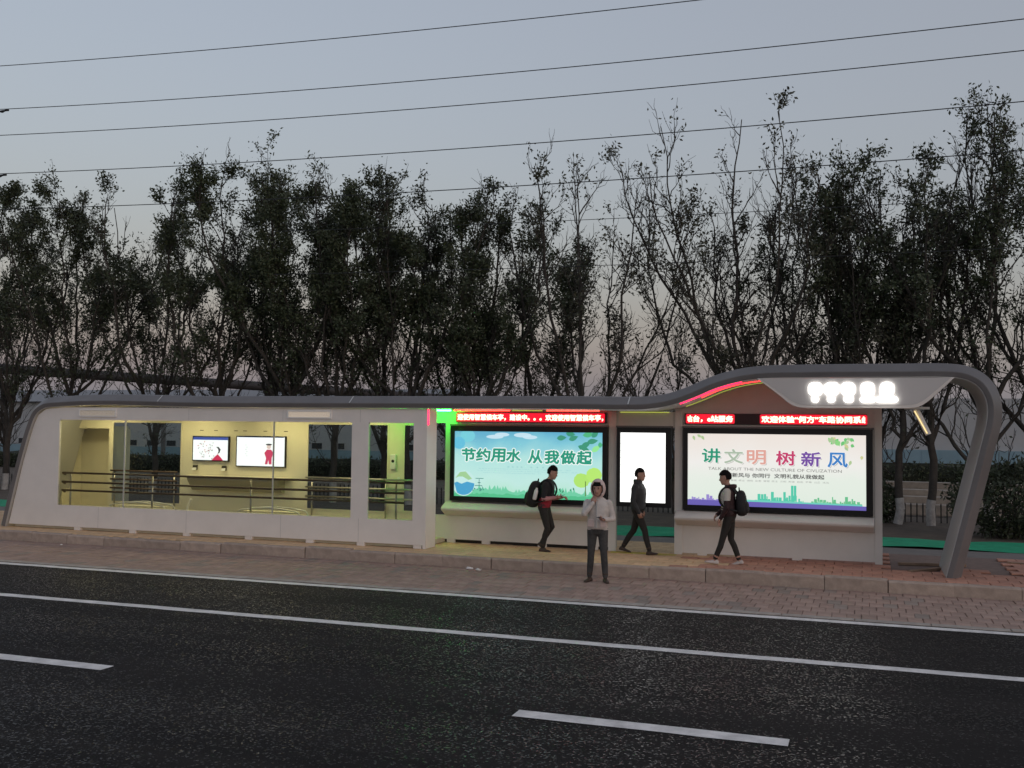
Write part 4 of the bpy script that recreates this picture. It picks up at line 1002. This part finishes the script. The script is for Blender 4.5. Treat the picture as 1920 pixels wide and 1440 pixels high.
    mb.rings([[hd(q) for q in ellring((o, 0, z), rx, ry, 18, 2.1)] for z, rx, ry, o in ((-.122, .030, .026, .045), (-.108, .055, .046, .030), (-.075, .080, .062, .014), (-.03, .093, .072, .004), (.02, .098, .077, 0), (.065, .094, .074, -.006), (.098, .070, .056, -.010), (.118, .030, .025, -.010))])
    capsule(mb, [hd((.092, 0, .012)), hd((.110, 0, -.030))], [.009, .014], 8)
    for s in (1, -1):
        capsule(mb, [hd((-.008, .078 * s, .015)), hd((-.002, .080 * s, -.03))], [.016, .012], 8)
    # ---- arms
    hands = []
    for sgn, key in ((1, 'LA'), (-1, 'RA')):
        S_ = tr((-.012, .185 * sgn * (.97 + .03 * bul), hz + .458)); el, wr = [Vector(p) + Vector((0, 0, dz)) for p in pz[key][:2]]
        # keep limb lengths
        el = S_ + (el - S_).normalized() * .285; wr = el + (wr - el).normalized() * .25
        mb = B.add('sleeve' + ('L' if sgn > 0 else 'R')); capsule(mb, [S_, S_.lerp(el, .5), el], [.066 * bul, .057 * bul, .048 * bul], 12)
        mb = B.add('fore' + ('L' if sgn > 0 else 'R')); capsule(mb, [el, el.lerp(wr, .35), wr], [.047 * bul, .044 * bul, .034 * bul], 12)
        hands.append((wr, (wr - el).normalized(), pz[key]))
    # ---- voxel union, smoothing and material by nearest source part
    V = []; F = []; labs = []
    for lab, mb in B.parts:
        n = len(V); V += [tuple(p) for p in mb.v]; F += [tuple(i + n for i in q) for q in mb.f]
    allm = MB(); allm.v, allm.f = V, F; me = allm.mesh('src')
    tmp = bpy.data.objects.new('tmp', me); C.objects.link(tmp)
    md = tmp.modifiers.new('r', 'REMESH'); md.mode = 'VOXEL'; md.voxel_size = .0115
    md = tmp.modifiers.new('s', 'SMOOTH'); md.factor = .5; md.iterations = 3
    dg = bpy.context.evaluated_depsgraph_get(); dg.update(); bm_ = bpy.data.meshes.new_from_object(tmp.evaluated_get(dg))
    bpy.data.objects.remove(tmp)
    # dense source samples for the colour lookup
    src = []
    for lab, mb in B.parts:
        for q in mb.f:
            P = [Vector(mb.v[i]) for i in q]; c = sum(P, Vector()) / len(P); src.append((c, lab))
            for i in range(len(P)):
                src.append((P[i], lab)); src.append((P[i].lerp(P[(i + 1) % len(P)], .5), lab)); src.append((c.lerp(P[i], .5), lab))
    kd = KDTree(len(src))
    for i, (p, l) in enumerate(src): kd.insert(p, i)
    kd.balance()
    hm = MB()
    for wr, d, spec in hands: hand(hm, wr - d * .01, spec[2] if len(spec) > 2 else d, spec[3] if len(spec) > 3 else (0, 0, -1), spec[4] if len(spec) > 4 else (1, 0, 0), spec[5] if len(spec) > 5 else .45)
    names = list(dict.fromkeys([cols[k] for k in cols if isinstance(cols[k], str)] + [cols['skin']]))
    mats_ = [PM[n] for n in names]
    mi = []
    fn = cols.get('fn')
    for p in bm_.polygons:
        _, i, _ = kd.find(p.center); lab = src[i][1]; l2 = lab
        if lab.startswith('sleeve') or lab.startswith('fore'):
            l2 = cols.get(lab) or cols.get(lab[:-1]) or cols['top']
        else: l2 = cols.get(lab) or cols['top']
        if fn: l2 = fn(lab, l2, p.center, hz, legs) or l2
        mi.append(names.index(l2))
    n0 = len(bm_.vertices); vs = [tuple(v.co) for v in bm_.vertices] + [tuple(p) for p in hm.v]
    fs = [tuple(p.vertices) for p in bm_.polygons] + [tuple(i + n0 for i in q) for q in hm.f]
    out = bpy.data.meshes.new('person'); out.from_pydata(vs, [], fs)
    for m in mats_: out.materials.append(m)
    out.polygons.foreach_set('material_index', mi + [names.index(cols['skin'])] * len(hm.f)); out.polygons.foreach_set('use_smooth', [True] * len(fs)); out.update()
    bpy.data.meshes.remove(bm_)
    o = link('person', out, None); tag(o, label, 'person')
    o.location = loc; o.rotation_euler[2] = heading; o.scale = (scale,) * 3
    return o, dict(tr=tr, hd=hd, hz=hz, dz=dz, hc=hc, legs=legs, hands=hands)
PM = dict(
    skin=mat('skin', (.42, .24, .18), .55, var=.05), hair=mat('black_hair', (.008, .007, .007), .85, bump=.5, bscale=90, spec=.15),
    darktop=mat('black_knit', (.014, .014, .017), .85, var=.2, vscale=20, bump=.9, bscale=11), redtop=mat('crimson_shirt', (.30, .012, .03), .8, var=.15, vscale=14, bump=.2, bscale=40),
    darktr=mat('dark_trousers', (.022, .020, .018), .85, var=.2, vscale=12, bump=.9, bscale=11), brownsh=mat('brown_shoe', (.045, .025, .015), .5),
    greyjk=mat('pale_grey_jacket', (.56, .51, .47), .8, var=.12, vscale=9, bump=.9, bscale=11), hoodm=mat('pinkish_white_hood', (.60, .48, .45), .8, var=.08, vscale=8, bump=.3, bscale=16),
    jeans=mat('dark_washed_jeans', (.05, .05, .052), .85, var=.55, vscale=5, var2=(.085, .083, .08), bump=.6, bscale=14), jeansf=mat('faded_denim', (.16, .16, .16), .85, var=.3, vscale=12),
    navy=mat('dark_slate_jacket', (.030, .033, .036), .8, var=.2, vscale=8, bump=.9, bscale=11), maroon=mat('black_maroon_jacket', (.028, .010, .012), .75, var=.2, vscale=8, bump=.9, bscale=11),
    offw=mat('off_white_panel', (.52, .50, .44), .8), whitesh=mat('white_shoe', (.55, .50, .47), .5), dkfore=mat('arm_skin_pink', (.48, .22, .22), .55))
def capmesh(name, hd, parent, o, m, rx, ry, rz, c, keep, thick=.012, n=22, wob=0):
    """open shell round a head (hair or hood); keep(unit dir)->bool"""
    v = []; f = []; k = 24; rg = random.Random(9)
    for i in range(n + 1):
        ph = math.pi * i / n
        for j in range(k):
            a = 2 * math.pi * j / k; u = (math.sin(ph) * math.cos(a), math.sin(ph) * math.sin(a), math.cos(ph)); r = 1 + wob * rg.uniform(-1, 1)
            v.append(hd((c[0] + u[0] * rx * r, c[1] + u[1] * ry * r, c[2] + u[2] * rz * r)))
    for i in range(n):
        for j in range(k):
            ph = math.pi * (i + .5) / n; a = 2 * math.pi * (j + .5) / k
            if keep((math.sin(ph) * math.cos(a), math.sin(ph) * math.sin(a), math.cos(ph))):
                f.append((i * k + j, (i + 1) * k + j, (i + 1) * k + (j + 1) % k, i * k + (j + 1) % k))
    ob = MB().raw(v, f).build(name, m, parent, smooth=True, recalc=False)
    md = ob.modifiers.new('solid', 'SOLIDIFY'); md.thickness = thick; md.offset = 0
    md = ob.modifiers.new('sub', 'SUBSURF'); md.levels = 1; md.render_levels = 1
    return ob
def eyes(o, K):
    for s in (1, -1):
        mb = MB(); capsule(mb, [K['hd']((.088, .033 * s - .008, .018)), K['hd']((.088, .033 * s + .008, .018))], [.007, .007], 8); mb.build('eye', PM['hair'], o, smooth=True)
        mb = MB(); capsule(mb, [K['hd']((.090, .022 * s, .038)), K['hd']((.084, .048 * s, .040))], [.005, .004], 6); mb.build('eyebrow', PM['hair'], o, smooth=True)
    mb = MB(); capsule(mb, [K['hd']((.090, -.018, -.062)), K['hd']((.090, .018, -.062))], [.006, .006], 8); mb.build('mouth', mat('lips', (.30, .10, .09), .5), o, smooth=True)
haircut = lambda u: u[2] > .30 or (u[0] < .12 and u[2] > -.42)
def world(o, p): return o.matrix_world @ Vector(p)
def rounded(mb, c, rx, ry, rz, tr, p=3.2, n=9, k=20, taper=0):
    R = []
    for i in range(n):
        ph = -math.pi / 2 + math.pi * (i + .35) / (n - .3); z = math.copysign(abs(math.sin(ph)) ** (2 / p), math.sin(ph)); q = abs(math.cos(ph)) ** (2 / p) * (1 - taper * z)
        R.append([tr(e) for e in ellring((c[0], c[1], c[2] + rz * z), rx * q, ry * q, k, p)])
    mb.rings(R); return mb
def backpack(label, o, K, c, r, m, pocket=None):
    t = thing('backpack', label, 'backpack', o.location); t.rotation_euler = o.rotation_euler; t.scale = o.scale
    tr = K['tr']; hz = K['hz']
    rounded(MB(), (c[0], c[1], hz + c[2]), *r, tr, taper=.12).build('body', m, t, smooth=True)
    rounded(MB(), (c[0] - r[0] * .75, c[1], hz + c[2] - r[2] * .35), r[0] * .55, r[1] * .75, r[2] * .45, tr).build('front_pocket', m, t, smooth=True)
    for s in (1, -1):
        P = [tr((c[0] + r[0] * .6, .09 * s, hz + c[2] + r[2] * .75)), tr((-.05, .11 * s, hz + .555)), tr((.085, .12 * s, hz + .49)), tr((.145, .125 * s, hz + .36)), tr((.10, .165 * s, hz + .22)), tr((c[0] + r[0] * .7, .15 * s, hz + c[2] - r[2] * .6))]
        MB().tube(smoothpath(P, 4), .019, 7).build('strap', m, t, smooth=True)
    MB().tube(smoothpath([tr((c[0] + .02, -.04, hz + c[2] + r[2] * .95)), tr((c[0] + .02, 0, hz + c[2] + r[2] + .05)), tr((c[0] + .02, .04, hz + c[2] + r[2] * .95))], 4), .010, 6).build('handle', m, t, smooth=True)
    return t
phm = mat('phone_black', (.01, .01, .012), .2)
def phone(label, o, pos, d, n_):
    t = thing('phone', label, 'phone', o.location); t.rotation_euler = o.rotation_euler; t.scale = o.scale
    d = Vector(d).normalized(); n_ = Vector(n_); n_ = (n_ - d * n_.dot(d)).normalized(); s = d.cross(n_); c = Vector(pos)
    R = [[c + d * .072 * i + s * .036 * j + n_ * k for i, j in ((-1, -1), (1, -1), (1, 1), (-1, 1))] for k in (-.004, .004)]
    MB().rings(R).build('case', phm, t, bevel=.003)
    R = [[c + d * .066 * i + s * .032 * j + n_ * k for i, j in ((-1, -1), (1, -1), (1, 1), (-1, 1))] for k in (.0045, .0055)]
    MB().rings(R).build('screen', emit('phone_screen', (.6, .75, 1), .5), t)
bag = mat('black_backpack_fabric', (.012, .012, .013), .75, var=.2, vscale=10, bump=.35, bscale=20)
# -- walker with phone, facing right
o, K = person('person in black top and crimson shirt hem walking right, looking at a phone', (-6.16, -.50, .2), 0,
    dict(L=(20, -34), R=(14, -14), foot={1: -38, -1: 0}, lean=13, headpitch=16, headyaw=-8, LA=((.10, .22, 1.08), (.36, .13, 1.10)), RA=((.06, -.22, 1.08), (.36, -.12, 1.12), (1, .1, .12), (0, .5, .8), (0, -1, .3), .5)),
    dict(skin='skin', top='darktop', hem='redtop', trouser='darktr', shoe='brownsh', fore='dkfore', legw=.98, hem2=.19) | {'hem': 'redtop'} if False else
    dict(skin='skin', top='darktop', trouser='darktr', shoe='brownsh', fore='dkfore', legw=.98, hem2=.17,
         fn=lambda lab, l2, c, hz, legs: 'redtop' if lab == 'hem' else None, x='redtop'), 1.0)
capmesh('hair', K['hd'], o, o, PM['hair'], .108, .086, .135, (-.012, 0, .022), haircut, wob=.05)
eyes(o, K)
backpack('bulging black backpack on the walker with a phone', o, K, (-.26, 0, .20), (.13, .17, .27), bag)
b_ = thing('bottle', 'white bottle in the side of the black backpack of the walker with a phone', 'bottle', o.location); b_.rotation_euler = o.rotation_euler
MB().tube([K['tr'](( -.17, -.20, K['hz'] + z)) for z in (.12, .14, .30, .33, .36)], [.035, .042, .042, .025, .022], 12).build('bottle_body', M['white'], b_, smooth=True)
phone('dark phone in the hands of the walker in the crimson shirt', o, K['hands'][1][0] + Vector((.11, .02, .035)), (1, .1, .35), (-.3, 0, 1))
# -- hooded person facing the camera
def p2fn(lab, l2, c, hz, legs):
    if lab == 'trouser' and (c.z - .47) ** 2 / .0049 + (abs(c.y) - .10) ** 2 / .0025 < 1 and c.x > .01: return 'jeansf'
    return None
o, K = person('person in a pale grey hooded jacket standing in the lay-by, hand to mouth', (-4.46, -2.76, 0), math.radians(-82),
    dict(L=(5, -2), R=(-1, -5), splay=.055, toe=.35, lean=1.5, headpitch=6, headyaw=-8,
         LA=((.0, .265, 1.10), (.22, .13, 1.09), (.75, -.55, .05), (.2, 0, 1), (.6, .7, 0), .55),
         RA=((.20, -.21, 1.20), (.13, .0, 1.46), (-.22, .22, .95), (-.9, .1, 0), (.1, .9, .2), .3)),
    dict(skin='skin', top='greyjk', trouser='jeans', shoe='brownsh', bulk=1.06, hem2=.03, x='jeansf', legw=1.0), 1.0)
capmesh('hood', K['hd'], o, o, PM['hoodm'], .135, .122, .165, (-.022, 0, .005), lambda u: not (u[0] > .55 and u[2] < .72) and u[2] > -.94, thick=.022)
capmesh('hair', K['hd'], o, o, PM['hair'], .104, .084, .124, (-.004, 0, .008), lambda u: u[2] > .42 or u[0] < 0)
eyes(o, K)
tr = K['tr']; hz = K['hz']
for s in (1, -1):
    MB().rings([[tr(q) for q in ((x, s * .055, hz + .06), (x - .02, s * .165, hz + .06), (x - .02, s * .155, hz + .19), (x, s * .06, hz + .19))] for x in (.118, .152)]).build('pocket', PM['hoodm'], o, bevel=.008)
MB().rings([[tr(q) for q in ((x, -.008, hz + .05), (x, .008, hz + .05), (x, .008, hz + .50), (x, -.008, hz + .50))] for x in (.10, .158)]).build('zip_placket', M['alu'], o)
phone('dark phone held by the hooded person', o, K['hands'][0][0] + Vector((.06, -.06, .035)), (.8, -.6, .25), (-.2, 0, 1))
# -- man in dark jacket walking right
o, K = person('person in a dark slate jacket walking right in front of the blank lightbox', (-4.32, -.14, .2), math.radians(-6),
    dict(L=(-16, -34), R=(24, 14), foot={1: -12, -1: 8}, lean=2, headpitch=0, headyaw=-6, LA=((-.10, .24, 1.10), (.02, .22, .88)), RA=((-.02, -.25, 1.10), (.10, -.22, .87), (.3, .1, -1), (0, 1, 0), (1, 0, 0), .5)),
    dict(skin='skin', top='navy', trouser='darktr', shoe='brownsh', bulk=1.1, hem2=.02), 1.0)
capmesh('hair', K['hd'], o, o, PM['hair'], .105, .083, .124, (-.010, 0, .012), haircut, wob=.02)
eyes(o, K)
MB().rings([[K['tr'](q) for q in ellring((-.02 + d, 0, K['hz'] + z), rx, ry, 16)] for z, rx, ry, d in ((.53, .085, .12, 0), (.60, .085, .105, -.005), (.61, .075, .095, -.005), (.54, .065, .09, 0))], cap=False).build('collar', PM['navy'], o, smooth=True)
# -- student walking left
def p4fn(lab, l2, c, hz, legs):
    if lab == 'top' and c.x > .075 and .10 < c.z - hz < .5 and c.y > -.2: return 'offw'
    if lab == 'sleeveL' and 1.18 < c.z < 1.40: return 'offw'
    return None
o, K = person('person in a black and white panelled jacket and white shoes walking left', (-2.42, -1.0, .2), math.radians(180),
    dict(L=(16, 20), R=(-2, -22), foot={1: 6, -1: -14}, lean=5, headpitch=8, headyaw=10, LA=((.02, .25, 1.10), (.13, .22, .88)), RA=((.08, -.24, 1.10), (.24, -.2, .92))),
    dict(skin='skin', top='maroon', trouser='darktr', shoe='whitesh', bulk=1.1, hem2=.05, ankle=True, legw=.95, x='offw', fn=p4fn), 1.0)
capmesh('hair', K['hd'], o, o, PM['hair'], .112, .087, .130, (-.006, 0, .020), lambda u: u[2] > .34 or (u[0] < .10 and u[2] > -.45), wob=.05)
eyes(o, K)
MB().rings([[K['tr'](q) for q in ellring((-.085 + d, 0, K['hz'] + z), rx, ry, 16)] for z, rx, ry, d in ((.47, .05, .09, 0), (.53, .085, .13, -.01), (.575, .08, .12, -.01), (.585, .05, .08, 0))]).build('hood', PM['maroon'], o, smooth=True)
backpack('black backpack on the person in the panelled jacket', o, K, (-.235, 0, .23), (.10, .16, .235), bag)
# ================================================================== small litter
lit = [((-7.05, -2.25, .0), 'crumpled white paper scrap on the lay-by below the kerb'), ((-6.85, -2.30, .0), 'smaller crumpled white scrap beside the paper scrap below the kerb'), ((-16.6, -2.3, .0), 'pale scrap lying against the kerb below the left windows')]
for i, (p, lab) in enumerate(lit):
    rs = np.random.RandomState(i + 5); bm = bmesh.new(); bmesh.ops.create_icosphere(bm, subdivisions=2, radius=1)
    for v in bm.verts: v.co = Vector((v.co.x * .10, v.co.y * .06, v.co.z * .035 + .03)) * (1 + rs.normal(0, .18)) * (.75 - .2 * i)
    me = bpy.data.meshes.new('scrap'); bm.to_mesh(me); bm.free(); o = link('paper_scrap', me, M['white']); o.location = p; tag(o, lab, 'litter', 'litter by the kerb')
for i, (x, y, rz, L) in enumerate(((.95, -.3, .9, .9), (1.1, .6, .2, 1.2), (2.9, 1.3, -.3, .9))):
    o = MB().box(-L / 2, L / 2, -.05, .05, 0, .05).build('timber_batten', mat('raw_timber', (.28, .19, .13), .85, var=.25, vscale=7), None, bevel=.004)
    o.location = (x, y, .17 + .002 * i); o.rotation_euler = (0, 0, rz); tag(o, ['short timber batten lying askew beside the strut foot', 'longer timber batten lying behind the strut foot', 'timber batten lying right of the strut foot'][i], 'timber', 'loose timber at the strut foot')
0 and print('LEAVES', sum(a for a, b in STAT), 'TRIS', sum(len(o.data.polygons) * 2 for o in bpy.data.objects if o.type == 'MESH'))
